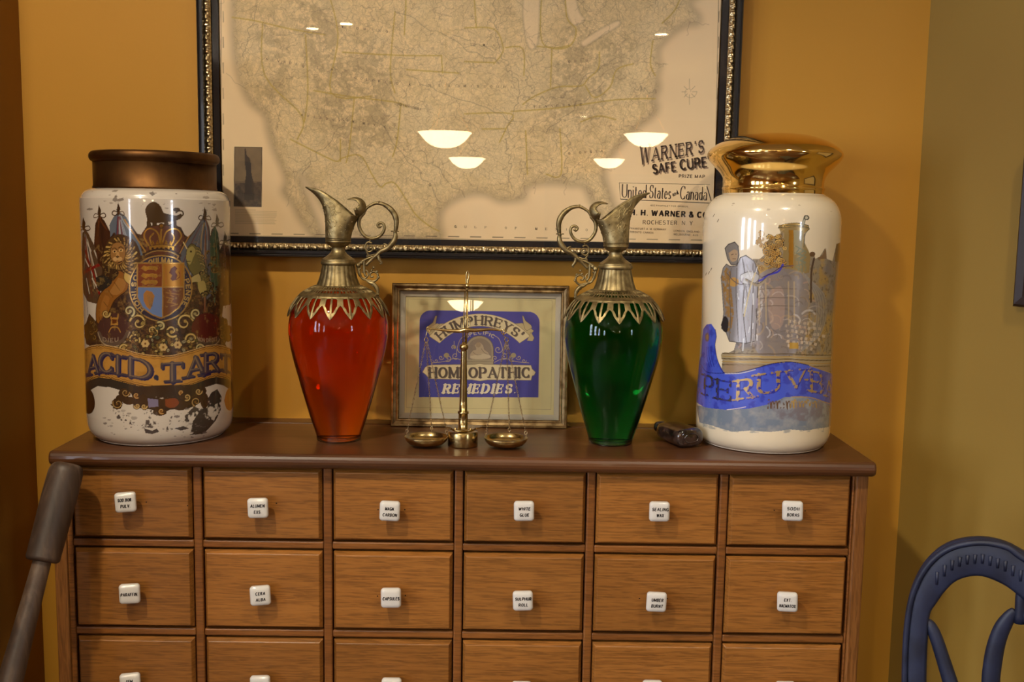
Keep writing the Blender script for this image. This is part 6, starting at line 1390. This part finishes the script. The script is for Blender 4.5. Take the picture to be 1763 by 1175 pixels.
sp2 = [CJ(*p) for p in ((1748,1052),(1738,1062),(1724,1085),(1714,1115),(1708,1150),(1706,1180),(1712,1230),(1716,1290))]
barx = CJ(1757, 1050)[0]
for s in (1, -1):
    mb = MB(); P = [(a if s > 0 else 2*barx-a, z) for a, z in sp2]; tube(mb, [CP3(a, z, 0) for a, z in P], [.006, .011, .0125, .0125, .012], 12, k=4, flat=.7); mb.build('centre_splat', M_chair, ch)
mb = MB(); P = [CJ(1757,1000), CJ(1760,1030), CJ(1762,1075)]; tube(mb, [CP3(barx, CJ(1757, 1012)[1], 0), CP3(barx, P[1][1], 0), CP3(barx, P[2][1], 0)], [.007, .008, .007], 12, k=3, flat=.8)
mb.build('splat_crest', M_chair, ch)
# seat, rails and legs, out of the picture below
zs_ = 0.46; wL = outp[0][0]; wR = 2*c_mid-wL
for a in (wL+.018, wR-.018):
    mb = MB(); tube(mb, [CP3(a, bot+.01, .001), CP3(a, zs_+.05, .006), CP3(a, .25, .03), CP3(a, 0.002, .08)], [.017, .018, .017, .014], 12, k=4); mb.build('leg', M_chair, ch)
for a in (wL+.01, wR-.01):
    mb = MB(); tube(mb, [CP3(a, zs_-.02, -.38), CP3(a, .25, -.385), CP3(a, 0.002, -.385)], [.02, .018, .013], 12, k=3); mb.build('leg', M_chair, ch)
mb = MB(); seat = [(wL-.01, -.41), (wR+.01, -.41), (wR-.02, .0), (wL+.02, .0)]; prism(mb, seat, lambda a, b, t: CP3(a, zs_+t, b), -.03, .015); o = mb.build('seat', M_chair, ch, smooth=False); bevel(o, .008, 3)
mb = MB(); prism(mb, [(wL+.01, zs_+.06), (wR-.01, zs_+.06), (wR-.01, zs_+.11), (wL+.01, zs_+.11)], lambda a, z, t: CP3(a, z, t), -.006, .016); o = mb.build('lower_rail', M_chair, ch, smooth=False); bevel(o, .004, 2)
for s in (1, -1):
    for Pq in (sl, sp2):
        a0, z0 = Pq[-1]; a0 = a0 if s > 0 else 2*(c_mid if Pq is sl else barx)-a0; mb = MB(); tube(mb, [CP3(a0, z0+.004, 0), CP3((a0+c_mid)/2, (z0+zs_+.1)/2, .002), CP3(c_mid+(a0-c_mid)*.35, zs_+.10, .003)], [.011, .010, .009], 10, k=3); mb.build('back_slat', M_chair, ch)

# ================================================================== PICTURE ON THE RIGHT-HAND WALL
Pc = onPlane(1753, 527, A0, snor); Pz = Pc[2]
M_pf = mat('dark_picture_frame', (40, 26, 26), 0.4)
pr_o = Pc; e = empty('wall_picture', tuple(Pc+sdir*.2+np.array([0, 0, 0])), 'dark framed picture at the right edge, only its corner showing', 'picture')
def RP(a, h, t): return Pc+sdir*a+np.array([0, 0, h])+snor*t
mb = MB(); frame_strip(mb, 0, .42, 0, .235, [(0, 0.0005), (0, .014), (.004, .018), (.016, .016), (.022, .008), (.022, .004)], RP); mb.build('frame_moulding', M_pf, e, smooth=False)
mb = MB(); i = .02; v = [RP(i, i, .004), RP(.42-i, i, .004), RP(.42-i, .235-i, .004), RP(i, .235-i, .004)]; mb.add(v, [(0,1,2,3)]); mb.build('picture_sheet', mat('plain_sheet', (176, 160, 130), .7), e, smooth=False)
